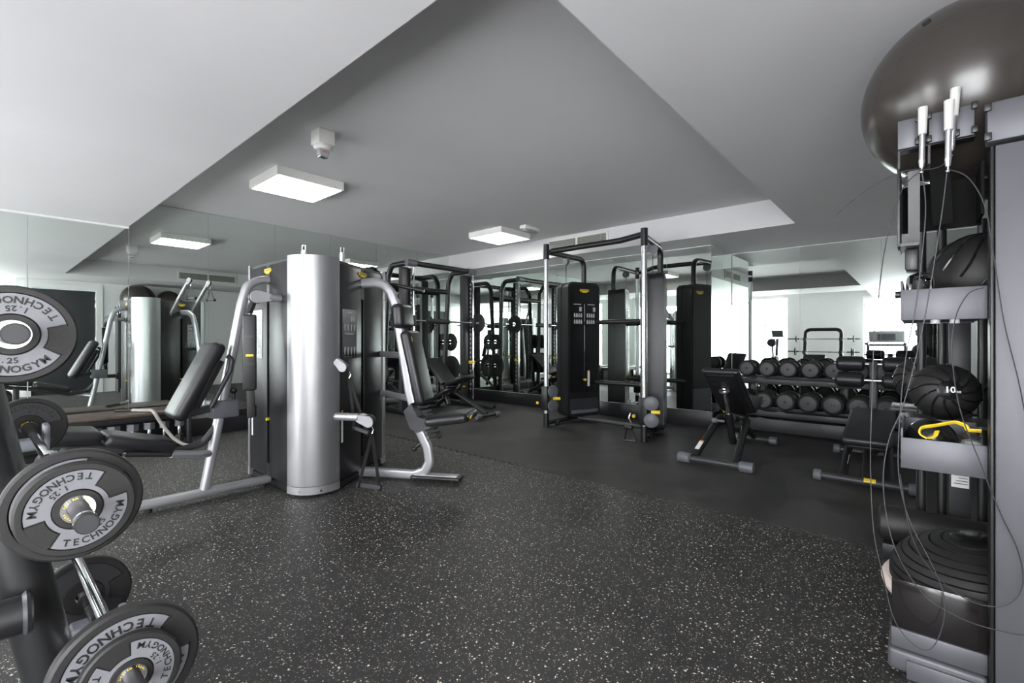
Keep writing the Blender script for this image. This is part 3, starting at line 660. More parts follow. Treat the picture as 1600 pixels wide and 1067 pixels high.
# ------------------------------------------------------------------ adjustable bench (incline) builder, local: X along bench, back end at -X
def incline_bench(lab, loc, rz, prof):
    t = thing('adjustable_bench', lab, 'bench', loc, (0, 0, rz), 'adjustable benches')
    P_ = lambda n, m, mt, pa=t, **k: part(n, m, mt, pa, world=False, **k)
    (bx, bz), (jx, jz), (sx, sz) = prof      # head end, joint, seat front
    d = V((jx-bx, 0, jz-bz)).normalized(); nn = V((-d.z, 0, d.x)); 
    if nn.z < 0: nn = -nn
    bk = P_('backrest', MB().bar((bx, 0, bz), (jx-.02*d.x, 0, jz-.02*d.z), (0, 1, 0), .32, .06, .026, 4), VINYL)
    P_('backrest_plate', MB().bar(V((bx, 0, bz))+d*.03-nn*.036, V((jx, 0, jz))-d*.04-nn*.036, (0, 1, 0), .24, .014, .004), BLACKP, bk)
    st = P_('seat', MB().bar((jx+.03, 0, jz+.01), (sx, 0, sz), (0, 1, 0), .3, .065, .028, 4), VINYL)
    P_('yellow_pull', MB().box((jx+.12, .16, jz-.03), (.05, .025, .018), .005), YEL, st)
    # column and U frame
    c = V((bx, 0, bz))+d*.2-nn*.05
    P_('adjust_ram', MB().cyl(tuple(c), (c.x+.2, 0, .28), .022, 16), CHROME)
    P_('ram_collar', MB().lathe([(.022, 0), (.045, 0), (.045, .012), (.022, .012)], tuple(c-V((0, 0, .03))), (.2, 0, -.5), 20), ALU)
    P_('ram_sleeve', MB().cyl((c.x+.13, 0, .42), (c.x+.27, 0, .12), .035, 16, .03), BLACKP)
    P_('knob', MB().cyl((c.x+.12, .03, .34), (c.x+.12, .12, .34), .012, 12).cyl((c.x+.12, .1, .34), (c.x+.12, .14, .34), .024, 14), GREYP)
    fx = -.58
    P_('u_frame', MB().tube([(fx, .17, .06), (-.02, .12, .36), (.02, 0, .37), (-.02, -.12, .36), (fx, -.17, .06)], .031, bend=.07, seg=14), BLACKP)
    P_('rear_beam', MB().tube([(-.05, 0, .36), (jx+.1, 0, jz-.1), (.68, 0, .07)], .03, bend=.1, seg=14), BLACKP)
    P_('seat_post', MB().bar((jx+.1, 0, jz-.12), ((jx+sx)/2+.05, 0, (jz+sz)/2-.04), (0, 1, 0), .06, .05, .01).bar((jx-.02, 0, jz-.12), (jx-.02, 0, jz-.03), (0, 1, 0), .1, .04, .008), BLACKP)
    P_('front_foot', MB().cyl((fx, -.29, .045), (fx, .29, .045), .03, 18), DARKG)
    P_('rear_foot', MB().cyl((.7, -.2, .045), (.7, .2, .045), .027, 16), DARKG)
    for y in (-1, 1):
        P_('foot_cap', MB().lathe([(.0, 0), (.04, 0), (.045, .012), (.045, .1), (.036, .11), (.03, .11)], (fx, y*.31, .045), (0, -y, 0), 20), GREYP)
        P_('foot_cap', MB().lathe([(.0, 0), (.034, 0), (.04, .012), (.04, .07), (.028, .075)], (.7, y*.22, .045), (0, -y, 0), 20), GREYP)
    k = V((fx+.22, .1505, .178)); dd = V((.56, -.05, .3)).normalized()
    P_('warning_label', MB().obox(V((fx+.11, .158, .12))+V((-.016, .003, .03)), dd, (0, 1, 0), (.11, .038, .002)), LABEL)
    P_('warning_label_head', MB().obox(V((fx+.11, .158, .12))+dd*.063+V((-.016, .003, .03)), dd, (0, 1, 0), (.018, .038, .002)), ORANGE)
    return t
incline_bench('adjustable bench tilted up with its back to the camera, before the dumbbells', (4.75, 1.325, 0), 0, ((-.44, .83), (.13, .40), (.5, .5)))
incline_bench('adjustable bench set at an incline inside the smith machine', (4.66, 5.2, 0), R(-90), ((-.5, .80), (-.08, .42), (.3, .56)))

# ------------------------------------------------------------------ dual cable machine
cm = thing('dual_cable_machine', 'black dual pulley cable machine with two weight towers', 'exercise machine', (4.95, 2.87, 0))
PX = 4.71; PY = (3.53, 2.22)
CC = V((4.95, 2.875, 0))
towers = []
for i, y in enumerate(PY):
    sg = 1 if i == 0 else -1       # +1: tower farther along the wall
    p = V((PX, y, 0))
    po = part('pulley_post', MB().cyl(p+V((0, 0, .16)), p+V((0, 0, 2.12)), .03, 20), ALU, cm)
    part('post_foot', MB().cyl(p+V((0, 0, 0)), p+V((0, 0, .17)), .036, 20), BLACKP, cm)
    part('post_head', MB().cyl(p+V((0, 0, 2.1)), p+V((0, 0, 2.29)), .038, 20), BLACKP, cm)
    for k in range(30): part('height_mark', MB().obox(p+V((-.0302, 0, .35+k*.058)), (0, 1, 0), (0, 0, 1), (.01, .004, .001)), INK, po)
    # weight tower, turned towards the user
    a = R(250) if i == 0 else R(109)
    n = V((math.cos(a), math.sin(a), 0)); f = V((-n.y, n.x, 0))
    tc = V((5.40, 3.50, 0)) if i == 0 else V((5.27, 2.36, 0))
    W, D_, Z0, Z1 = .53, .25, .07, 1.86
    out = rpoly(W, Z1-Z0, .085, 6)
    sh = part('tower_shell', MB().prism(out, tc-n*D_/2+V((0, 0, (Z0+Z1)/2)), f, up, D_*.36).prism(out, tc+n*D_*.14+V((0, 0, (Z0+Z1)/2)), f, up, D_*.36), BLACKP, cm)
    part('tower_band', MB().prism(rpoly(W-.016, Z1-Z0-.016, .08, 6), tc-n*D_*.14+V((0, 0, (Z0+Z1)/2)), f, up, D_*.28), BLACKP, cm)
    part('front_panel', MB().prism(rpoly(W-.06, Z1-Z0-.36, .06, 5), tc+n*(D_/2)+V((0, 0, (Z0+Z1)/2+.14)), f, up, .006), GLOSSB, cm)
    part('lower_panel', MB().prism(rpoly(W-.06, .2, .03, 5), tc+n*(D_/2)+V((0, 0, .21)), f, up, .004), DARKG, cm)
    part('foot_plate', MB().obox(tc+n*(D_/2+.015)+V((0, 0, .14)), f, (0, 0, 1), (W-.1, .05, .03), .01), GREYP, cm)
    part('rear_panel', MB().prism(rpoly(W-.06, Z1-Z0-.4, .05, 5), tc-n*(D_/2+.005)+V((0, 0, (Z0+Z1)/2+.16)), f, up, .005), TOWERP, cm)
    part('rear_kick_panel', MB().prism(rpoly(W-.06, .3, .02, 5), tc-n*(D_/2+.005)+V((0, 0, .27)), f, up, .005), RACKG, cm)
    logo(cm, tc-n*(D_/2+.0052)+V((0, 0, 1.74))-up.cross(n)*.1, up.cross(-n), up, .15)
    pn = tc+n*(D_/2+.0062)
    rl = part('selector_rail', MB().obox(pn+V((0, 0, .97)), f, (0, 0, 1), (.022, 1.22, .004)), INK, cm)
    part('chrome_strip', MB().obox(pn+n*.002+V((0, 0, 1.12)), f, (0, 0, 1), (.012, .9, .003)), CHROME, rl)
    part('selector_pin', MB().cyl(pn+V((0, 0, .56)), pn+n*.03+V((0, 0, .56)), .016, 14), YEL, rl)
    axv = up.cross(n)
    logo(cm, pn+V((0, 0, 1.745)), axv, up, .15)
    pc = MB()
    for s2 in (-1, 1):
        for r_ in range(2):
            for k in range(4):
                pc.prism([(-.012, -.028), (.012, -.028), (.014, .0), (.006, .028), (-.008, .028), (-.015, .0)], pn+axv*(s2*.105+(k-1.5)*.036)+up*(1.42-r_*.085), axv, up, .0005)
        pc.prism([(-.06, -.005), (.06, -.005), (.06, .005), (-.06, .005)], pn+axv*s2*.115+up*1.565, axv, up, .0005)
        pc.prism([(-.02, -.03), (.02, -.03), (.02, .03), (-.02, .03)], pn+axv*(s2*.115+.05)+up*1.5, axv, up, .0005)
    o = part('exercise_pictograms', pc, PALEINK, cm); o['kind'] = 'stuff'
    part('warning_label', MB().prism([(-.018, -.1), (.018, -.1), (.018, .1), (-.018, .1)], pn+axv*.07+up*.57, axv, up, .001), LABEL, cm)
    part('warning_label_head', MB().prism([(-.018, .1), (.018, .1), (.018, .112), (-.018, .112)], pn+axv*.07+up*.57, axv, up, .001), ORANGE, cm)
    # pipe from the tower up and over to the post head
    bq = tc-n*.06+f*(.14*sg)
    part('overhead_pipe', MB().tube([bq+V((0, 0, 1.7)), bq+V((0, 0, 2.2)), p+V((.02, 0, 2.2))], .034, bend=.13, seg=16, nb=8), BLACKP, cm)
    md = (bq+p)/2+V((0, 0, 2.13))
    part('pulley_wheel', MB().cyl(md-f*.018, md+f*.018, .055, 24), GREYP, cm)
    part('cable', MB().cyl(md+V((0, 0, -.02)), V((md.x, md.y, 1.85)), .004, 8), INK, cm)
    # carriage with two pale discs, foot bar and castor
    cz = .36 if i == 0 else .33
    ca = part('pulley_carriage', MB().box(p+V((0, 0, cz)), (.09, .1, .3), .012), BLACKP, cm)
    vd = V((-.72, -.69, 0)) if i == 0 else V((-.93, -.36, 0))
    sd = V((-vd.y, vd.x, 0)); o0 = p+vd*.05+sd*(.08 if i == 0 else .075)
    for dz in (.09, -.09):
        dv = V((-.3, -.95, 0)) if i == 0 else vd
        part('disc', MB().lathe([(0, .02), (.055, .018), (.075, .008), (.078, -.006), (.06, -.02), (0, -.02)], o0+V((0, 0, cz+dz)), dv, 28), GREYP, ca)
    part('yellow_knob', MB().cyl(o0+V((0, 0, cz)), o0+sd*.09+V((0, 0, cz)), .02, 14), YEL, ca)
    part('yellow_knob', MB().sphere(p-sd*.11+V((0, 0, cz-.06)), .02, 14, 8), YEL, ca)
    part('foot_bar', MB().tube([p+V((.02, 0, .05)), tc+V((.1, 0, .05))], .03), BLACKP, cm)
    part('floor_cushion', MB().cyl(tc+V((0, 0, 0)), tc+V((0, 0, .08)), .06, 16), RUBBER, cm)
    part('castor', MB().cyl(p+V((.2, -.03*sg-.02, .03)), p+V((.2, -.03*sg+.02, .03)), .03, 16), DARKG, cm)
part('top_cross_bar', MB().tube([(PX+.03, PY[1], 2.235), (PX+.17, 2.6, 2.235), (PX+.17, 3.15, 2.235), (PX+.03, PY[0]-.06, 2.2)], .034, bend=.2, seg=16), BLACKP, cm)
for z in (1.33, .52): part('rear_cross_bar', MB().cyl((5.50, 2.4, z), (5.55, 3.4, z), .03, 16), BLACKP, cm)
part('base_cross_bar', MB().cyl((5.2, 2.4, .06), (5.25, 3.4, .06), .025, 14), DARKG, cm)
p = V((PX, PY[1], 0))
hn = part('hanging_handle', MB().box(p+V((-.12, .12, .16)), (.06, .1, .05), .02, 3), BLACKP, cm)
part('carabiner', MB().tube([p+V((-.1, .1, .2)), p+V((-.12, .12, .26)), p+V((-.1, .11, .31))], .007, seg=8), CHROME, hn)
part('handle_strap', MB().bar(p+V((-.12, .09, .15)), p+V((-.18, .0, .04)), (1, 0, 0), .02, .004).bar(p+V((-.12, .14, .15)), p+V((-.2, .13, .035)), (1, 0, 0), .02, .004), RUBBER, hn)
part('handle_grip', MB().cyl(p+V((-.18, .0, .035)), p+V((-.2, .14, .03)), .013, 12), DARKG, hn)

# ------------------------------------------------------------------ dumbbell rack and dumbbells
rk = thing('dumbbell_rack', 'black two tier dumbbell rack against the back mirror', 'rack', (6.3, .75, 0))
Y0, Y1 = -.45, 1.72
for z, x0, nm in ((.62, 6.2, 'upper'), (.25, 6.1, 'lower')):
    part('shelf_rail', MB().bb((x0-.05, Y0, z-.05), (x0, Y1, z+.012), .005), DARKG, rk)
    part('shelf_rail', MB().bb((x0+.19, Y0, z-.02), (x0+.24, Y1, z+.03), .005), DARKG, rk)
    part('shelf_tray', MB().bb((x0, Y0, z-.03), (x0+.19, Y1, z-.02)), BLACKP, rk)
part('base_beam', MB().bb((6.08, Y0, .02), (6.14, Y1, .17), .006), DARKG, rk)
for y in (Y0+.12, .64, Y1-.12):
    part('post', MB().bb((6.5, y-.04, 0), (6.57, y+.04, .68), .006), BLACKP, rk)
    part('arm', MB().bb((6.14, y-.03, .19), (6.5, y+.03, .225), .004), BLACKP, rk)
    part('arm', MB().bb((6.2, y-.03, .56), (6.5, y+.03, .595), .004), BLACKP, rk)
    part('foot', MB().bb((6.12, y-.04, 0), (6.6, y+.04, .04), .006), BLACKP, rk)
ORD = ['first', 'second', 'third', 'fourth', 'fifth', 'sixth', 'seventh', 'eighth', 'ninth', 'tenth']
def dumbbell(lab, loc, Rr, hl, num, grp):
    t = thing('round_dumbbell', lab, 'dumbbell', loc, (0, 0, 0), grp)
    for s_ in (-1, 1):
        hx = s_*(.065+hl/2)
        hd = part('head', MB().lathe([(0, -hl/2), (Rr*.82, -hl/2), (Rr*.97, -hl/2+.014), (Rr, -hl/2+.03), (Rr, hl/2-.03), (Rr*.96, hl/2-.012), (Rr*.8, hl/2), (0, hl/2)], (hx, 0, 0), (s_, 0, 0), 28), RUBBER, t, world=False)
        ec = part('end_cap', MB().lathe([(0, 0), (Rr*.72, 0), (Rr*.72, .003), (Rr*.66, .0045), (0, .0045)], (s_*(.065+hl), 0, 0), (s_, 0, 0), 28), CAPG, hd, world=False)
        if s_ < 0:
            if num: part('number', text(MB(), num, (-(.065+hl)-.0052, 0, 0), (0, -1, 0), (0, 0, 1), Rr*.42), INK, hd, world=False)
            else: part('centre_mark', MB().cyl((-(.065+hl)-.0052, 0, 0), (-(.065+hl)-.004, 0, 0), Rr*.16, 12), INK, hd, world=False)
    part('handle', MB().cyl((-.066, 0, 0), (.066, 0, 0), .017, 14), CHROME, t, world=False)
def seated(z, x0, Rr):          # centre height resting on the two rails
    return z+.02+math.sqrt(max(Rr*Rr-0, 0))
for k in range(9):
    Rr = .097+.001*k; hl = .085+.004*k
    dumbbell('%s round dumbbell from the column on the upper rack shelf' % ORD[k], (6.29, 1.574-.2195*k, .653+Rr), Rr, hl, None, 'dumbbells on the upper shelf')
for k in range(9):
    Rr = min(.108, .104+.001*k); hl = .1+.003*k
    dumbbell('%s round dumbbell from the column on the lower rack shelf' % ORD[k], (6.19, 1.59-.2235*k, .283+Rr), Rr, hl, '24' if k == 4 else None, 'dumbbells on the lower shelf')

# ------------------------------------------------------------------ sit up bench with foot rollers
sb = thing('sit_up_bench', 'low declined bench with four black foot rollers before the dumbbells', 'bench', (4.75, .31, 0))
part('bench_pad', MB().bar((4.38, .3, .315), (5.12, .3, .47), (0, 1, 0), .31, .07, .03, 4), VINYL, sb)
part('pad_plate', MB().bar((4.42, .3, .275), (5.08, .3, .415), (0, 1, 0), .24, .025, .006), BLACKP, sb)
part('spine', MB().tube([(4.34, .3, .05), (4.62, .3, .28), (5.1, .3, .38), (5.3, .3, .42), (5.45, .3, .05)], .032, bend=.06, seg=14), BLACKP, sb)
part('support_leg', MB().cyl((4.72, .18, .3), (4.33, .16, .05), .028, 14), BLACKP, sb)
part('support_leg', MB().cyl((4.72, .42, .3), (4.33, .44, .05), .028, 14), BLACKP, sb)
part('front_foot', MB().cyl((4.31, .02, .048), (4.31, .6, .048), .03, 18), DARKG, sb)
part('rear_foot', MB().cyl((5.45, .05, .048), (5.45, .57, .048), .03, 18), DARKG, sb)
part('foot_sticker', MB().lathe([(.0304, -.035), (.0304, .035)], (4.31, .27, .048), (0, 1, 0), 6, arc=(R(10), R(80))), YEL, sb)
for x in (4.31, 5.45):
    for y in (.02, .6): part('foot_cap', MB().lathe([(0, 0), (.036, 0), (.042, .01), (.042, .05), (.03, .055)], (x, y-(.02 if y < .3 else -.02), .048), (0, 1 if y < .3 else -1, 0), 20), GREYP, sb)
part('warning_label', MB().obox((4.473, .4305, .166), (.39, -.02, .25), (0, 1, 0), (.1, .036, .002)), LABEL, sb)
part('roller_post', MB().bar((5.17, .3, .4), (5.2, .3, .9), (0, 1, 0), .06, .05, .012), DARKG, sb)
for z, x in ((.88, 5.2), (.74, 5.12)):
    ax_ = part('roller_axle', MB().cyl((x, .01, z), (x, .59, z), .012, 12), CHROME, sb)
    for y in (.36, .03): part('foot_roller', MB().lathe([(0, 0), (.045, 0), (.064, .018), (.068, .05), (.068, .16), (.064, .19), (.045, .21), (0, .21)], (x, y, z), (0, 1, 0), 24), VINYL, sb)

# ------------------------------------------------------------------ accessory rack in the right foreground
ar = thing('accessory_rack', 'tall grey metal accessory rack with trays at the right edge', 'rack', (2.3, -.2, 0))
XF = 2.0
# column panel and top beam next to the trays
part('column_panel', MB().bb((1.95, -.48, .0), (1.985, -.168, 1.665), .004), RACKG, ar)
part('panel_edge', MB().bb((1.95, -.166, .0), (2.02, -.158, 1.665), .002), BLACKP, ar)
part('top_beam', MB().bb((1.94, -.48, 1.675), (2.0, -.15, 1.79), .006), RACKG, ar)
part('rear_column_panel', MB().bb((2.8, -.48, .0), (2.84, -.24, 1.6), .004), RACKG, ar)
for z in (1.775, 1.69):
    part('hook_lug', MB().box((1.937, -.152, z), (.012, .016, .022), .002), BLACKP, ar)
# slotted hook plate: three short plates with lugs between
for (a, b) in ((.052, .002), (-.024, -.068), (-.088, -.128)):
    hp = part('hook_plate', MB().bb((1.99, a, 1.722), (2.004, b, 1.815), .002), RACKG, ar)
    for y in (a, b):
        for z in (1.808, 1.735):
            if not (y == .052): part('hook_lug', MB().box((1.985, y, z), (.014, .014, .02), .002), BLACKP, hp)
part('hook_tray', MB().bb((2.004, -.13, 1.72), (2.05, .052, 1.73)), BLACKP, ar)
for (a, b) in ((.052, .046), (.0, -.006), (-.022, -.028), (-.07, -.076)): part('slot_wall', MB().bb((1.996, a, 1.66), (2.06, b, 1.719)), BLACKP, ar)
part('ball_rail', MB().cyl((2.21, .03, 1.672), (3.0, .03, 1.672), .018, 14), BLACKP, ar)
part('ball_rail', MB().cyl((2.05, -.33, 1.69), (3.0, -.33, 1.69), .018, 14), BLACKP, ar)
# black hollow housing under the hooks; deep shade is painted into its inner plates
part('housing_side', MB().bb((2.0, .046, 1.405), (2.2, .054, 1.68), .002), BLACKP, ar)
part('housing_inner', MB().bb((2.0, -.15, 1.48), (2.155, -.142, 1.64)), MATTEB, ar)
part('housing_back', MB().bb((2.16, -.155, 1.475), (2.17, .045, 1.635)), MATTEB, ar)
part('housing_floor', MB().bb((2.0, .0, 1.405), (2.15, .046, 1.415)), BLACKP, ar)
part('housing_rib', MB().bar((2.03, .012, 1.655), (2.08, .012, 1.42), (0, 1, 0), .03, .006), BLACKP, ar)
part('housing_rib', MB().bar((2.03, -.05, 1.655), (2.1, -.06, 1.48), (0, 1, 0), .05, .006), MATTEB, ar)
part('neck', MB().bb((2.05, -.0, 1.33), (2.15, .035, 1.404), .006), BLACKP, ar)
# trays
def tray(z0, z1, x1, back):
    part('tray_front', MB().bb((XF, -.157, z0), (XF+.006, .045, z1), .002), RACKG, ar)
    part('tray_side', MB().bb((XF+.006, .039, z0), (x1, .045, z1+.03), .002), RACKG, ar)
    part('tray_floor', MB().bb((XF+.006, -.157, z0+.004), (x1, .039, z0+.012)), DARKG, ar)
    part('tray_back', MB().bb((x1, -.157, z0), (x1+.006, .045, back), .002), RACKG, ar)
tray(1.162, 1.262, 2.47, 1.265)
tray(.678, .778, 2.36, .80)
part('tray_knob', MB().cyl((2.05, .046, 1.25), (2.05, .06, 1.25), .012, 12), BLACKP, ar)
part('ball_shelf', MB().bb((2.37, -.4, .773), (2.62, .06, .785), .002), DARKG, ar)
for y in (-.04, -.085): part('tray_bumper', MB().cyl((2.012, y, 1.162), (2.012, y, 1.15), .012, 12), PALE, ar)
# uprights behind
for y in (-.01, -.076, -.2): part('upright_tube', MB().cyl((2.75, y, .082), (2.75, y, 1.6), .016, 14), BLACKP, ar)
fp = part('upright_plate', MB().bb((2.745, -.166, .082), (2.76, -.097, 1.4), .002), DARKG, ar)
part('warning_label', MB().bb((2.7435, -.16, .47), (2.745, -.105, .6)), LABEL, fp)
part('warning_label_head', MB().bb((2.7435, -.16, .6), (2.745, -.105, .612)), ORANGE, fp)
ln = MB()
for k in range(9): ln.bb((2.7425, -.156, .485+k*.012), (2.7432, -.112-.008*(k % 3), .4885+k*.012))
part('label_lines', ln, GREYP, fp)['kind'] = 'stuff'
# base
part('base_plinth', MB().bb((XF-.012, -.158, .012), (2.8, .078, .082), .012, 3), RACKG, ar)
part('base_kick_plate', MB().bb((XF-.02, -.158, .0), (XF-.013, .03, .06), .002), RACKG, ar)
part('base_ledge', MB().bb((XF, -.158, .083), (2.7, .07, .147), .004), RACKG, ar)
part('bin_front', MB().bb((XF+.004, -.158, .148), (XF+.012, .068, .305), .002), SMOKE, ar)
part('bin_side', MB().bb((XF+.014, .058, .148), (2.2, .068, .16), .002), SMOKE, ar)
part('roller_bracket', MB().bb((2.58, -.05, .148), (2.7, .12, .219), .006), BLACKP, ar)
part('rear_foot', MB().bb((2.72, -.46, .0), (2.79, -.159, .05), .006), BLACKP, ar)

def groove_ball(name, lab, cat, c, r, grp, n=11, flat=1.0, num=None, view=(-.8, .25, 0), arc=(20, 88)):
    t = thing(name, lab, cat, (c[0], c[1], c[2]-r*flat), group=grp)
    b = part('ball', MB().sphere(c, r, 40, 24, (1, 1, flat)), RUBBER, t)
    vx, vy, vz = basis(view)
    for k in range(n):
        pts = []
        for i in range(9):
            th = R(arc[0]+(arc[1]-arc[0])*i/8); ph = 2*math.pi*k/n+.9*math.sin(th)
            d = vz*math.cos(th)+(vx*math.cos(ph)+vy*math.sin(ph))*math.sin(th)
            pts.append(V(c)+V((d.x*r, d.y*r, d.z*r*flat))*1.003)
        part('groove_rib', MB().tube(pts, .0042, seg=6), GLOSSB, b)
    if num:
        o = V(c)+vz*(r*1.004)
        part('number_badge', MB().lathe([(0, .003), (r*.3, -r*.035), (r*.34, -r*.06)], o, view, 28), GLOSSB, b)
        part('number', text(text(MB(), num, o+vz*.006+vx*.0, vx, vy, r*.3), 'KG', o+vz*.006+vx*r*.22-vy*r*.06, vx, vy, r*.09), LABEL, b)
    return t
GM = 'grooved black medicine balls on the accessory rack'
groove_ball('medicine_ball', 'black medicine ball with a white 10 on the ball shelf', 'medicine ball', (2.475, -.075, .897), .106, GM, num='10', view=(-.86, -.1, .12))
groove_ball('medicine_ball', 'black medicine ball behind the one marked 10', 'medicine ball', (2.915, -.02, .906), .115, GM, view=(-.9, .3, .1))
groove_ball('medicine_ball', 'black medicine ball beside the grey column, right of the one marked 10', 'medicine ball', (2.49, -.30, .904), .112, GM, view=(-.9, .3, .1))
part('ball_shelf', MB().bb((2.78, -.2, .772), (3.02, .1, .784), .002), DARKG, ar)
part('shelf_leg', MB().bb((2.95, -.02, .0), (2.98, .01, .772), .002), BLACKP, ar)
groove_ball('slam_ball', 'large grooved black ball in the upper tray of the accessory rack', 'ball', (2.3, -.165, 1.3205), .145, None, n=15, view=(-.1, -.5, .9), arc=(25, 100))
# chrome handled roller beside it
t = thing('chrome_handle_grip', 'chrome hooped grip with patterned black core in the upper tray', 'grip', (2.1, .015, 1.174))
part('hoop', MB().tube([(2.045, .022, 1.178), (2.045, .022, 1.27), (2.075, .02, 1.305), (2.12, .0, 1.318), (2.16, -.03, 1.318), (2.16, -.03, 1.178)], .011, bend=.03, seg=14), CHROME, t)
cr = part('core', MB().cyl((2.1, -.0, 1.176), (2.1, -.0, 1.295), .03, 18), RUBBER, t)
m = MB()
for k in range(3):
    m.bar((2.071, .008, 1.2+k*.03), (2.074, -.012, 1.222+k*.03), (0, 1, 1), .004, .002); m.bar((2.071, -.012, 1.2+k*.03), (2.074, .008, 1.222+k*.03), (0, 1, -1), .004, .002)
part('pattern', m, PALEINK, cr)['kind'] = 'stuff'
# gym balls on top
for (c, lab, br) in (((2.27, -.13, 1.955), 'large shiny grey gym ball on top of the accessory rack, nearest', .3), ((2.83, -.235, 1.936), 'dark gym ball behind the nearest one on the rack', .24)):
    t = thing('gym_ball', lab, 'gym ball', (c[0], c[1], c[2]-br), group='gym balls on the accessory rack')
    b = part('ball', MB().sphere(c, br, 64, 40), BALL, t)
    part('valve', MB().cyl((c[0]-.667*br, c[1]+.367*br, c[2]+.647*br), (c[0]-.677*br, c[1]+.373*br, c[2]+.657*br), .012, 12), INK, b)
# things in the lower tray
t = thing('small_ball', 'small glossy black ball in the lower tray', 'ball', (2.15, -.032, .69))
part('ball', MB().sphere((2.15, -.032, .7595), .068, 32, 18), GLOSSB, t)
t = thing('resistance_band', 'yellow looped resistance band handle in the lower tray', 'band', (2.06, -.08, .69))
part('loop', MB().tube([(2.03, -.02, .778), (2.03, .0, .79), (2.04, -.005, .81), (2.07, -.05, .82), (2.09, -.09, .832), (2.09, -.115, .822), (2.09, -.118, .808), (2.09, -.15, .81)], 0, sec=rsec(.014, .005, .002), bend=.02), YEL, t)
part('band_end', MB().tube([(2.03, -.02, .778), (2.04, -.04, .785), (2.06, -.045, .80)], 0, sec=rsec(.014, .005, .002), bend=.02), YEL, t)
t = thing('folded_strap', 'black and white folded strap lying in the lower tray', 'strap', (2.07, -.1, .69))
part('white_pad', MB().box((2.085, -.128, .737), (.1, .05, .088), .02, 3), PALE, t)
part('black_buckle', MB().tube([(2.05, -.1, .79), (2.06, -.12, .796), (2.07, -.14, .79)], 0, sec=rsec(.03, .012, .005), bend=.03), RUBBER, t)
# foam roller and balance dome
t = single('foam_roller', MB().lathe([(0, 0), (.06, 0), (.072, .01), (.075, .03), (.075, .57), (.072, .59), (.06, .6), (0, .6)], (2.64, .135, .295), (0, -1, 0), 36), RUBBER, 'long black foam roller lying across the back of the accessory rack', 'foam roller', (2.64, -.16, .22))
t = thing('balance_dome', 'black ribbed half ball balance trainer in the rack base bin', 'balance trainer', (2.285, -.165, .15))
tl = V((-.10, .10, 1)).normalized(); o = V((2.292, -.155, .232))
part('platform', MB().lathe([(0, -.03), (.24, -.03), (.262, -.016), (.266, .004), (.25, .02), (0, .02)], o, tl, 48), BOSUW, t)
pf = [(.24, .018)]
for k in range(9):
    a0, a1 = R(k*9.0), R(k*9.0+7.2)
    for a in (a0, (a0+a1)/2, a1): pf.append((.238*math.cos(a), .03+.15*math.sin(a)))
    a = R(k*9.0+8.1); pf.append((.228*math.cos(a), .03+.141*math.sin(a)))
pf += [(.03, .18), (0, .18)]
dm = part('dome', MB().lathe(pf, o, tl, 56), RUBBER, t)
part('valve_plate', MB().lathe([(.0, .004), (.05, .003), (.055, 0)], o+tl*.18, tl, 24), GLOSSB, dm)

# ------------------------------------------------------------------ skipping ropes on the hooks
def at(px, py, X):        # a point on the vertical plane X = const, measured from the photograph's sight lines
    r = (px-800)/730; t = X/(.7543+r*.6565); return V((X, t*(.6565-r*.7543), 1.1+t*(530-py)/730))
def smooth(pts, n=6):
    out = []
    P_ = [pts[0]]+pts+[pts[-1]]
    for i in range(1, len(P_)-2):
        a, b, c, d = P_[i-1], P_[i], P_[i+1], P_[i+2]
        for k in range(n):
            u = k/n; out.append(.5*((2*b)+(c-a)*u+(2*a-5*b+4*c-d)*u*u+(3*b-a-3*c+d)*u**3))
    out.append(pts[-1]); return out
def rope(lab, handles, cables):
    h0 = handles[0]; t = thing('skipping_rope', lab, 'skipping rope', at(h0[0], h0[2], h0[3]), group='wire skipping ropes on the accessory rack')
    for (px, y0, y1, X, dx) in handles:
        a = at(px+dx, y0, X); e = at(px, y1, X); d = e-a; L = d.length
        g = part('handle', MB().cyl(a+d*.38, a+d*.9, .0078, 18).cyl(a+d*.88, e, .009, 18, .006), ALU, t)
        part('handle_sleeve', MB().cyl(a, a+d*.45, .0122, 18, .0108), HANDLEW, g)
        part('swivel', MB().cyl(e, e+d.normalized()*.012, .0035, 10).sphere(e+d.normalized()*.014, .006, 12, 8), CHROME, g)
    for (X0, X1, pts) in cables:
        n = len(pts); P_ = [at(px, py, X0+(X1-X0)*i/(n-1)) for i, (px, py) in enumerate(pts)]
        part('wire', MB().tube(smooth(P_), .0016, seg=6), STEELW, t)
rope('wire skipping rope with white handle on the outer rack hook', [(1440, 168, 262, 1.955, 2)],
     [(1.955, 1.92, [(1440, 266), (1446, 335), (1432, 470), (1415, 560), (1406, 650), (1404, 740), (1420, 810), (1450, 870), (1472, 920), (1475, 965), (1463, 1003), (1447, 1016), (1422, 1003), (1396, 965), (1380, 900), (1365, 830), (1360, 720), (1363, 600), (1366, 508)]),
      (1.955, 1.93, [(1440, 266), (1412, 292), (1392, 345), (1379, 410), (1372, 471)])])
rope('wire skipping rope with white handle on the inner rack hook', [(1481, 157, 260, 1.925, 2)],
     [(1.925, 1.89, [(1480, 264), (1472, 330), (1458, 420), (1440, 520), (1412, 630), (1388, 690), (1380, 760), (1396, 850), (1440, 925), (1500, 965), (1560, 985), (1610, 993), (1680, 985)]),
      (1.925, 1.90, [(1480, 264), (1512, 277), (1538, 320), (1551, 390), (1568, 500), (1590, 590), (1605, 660), (1625, 720)])])
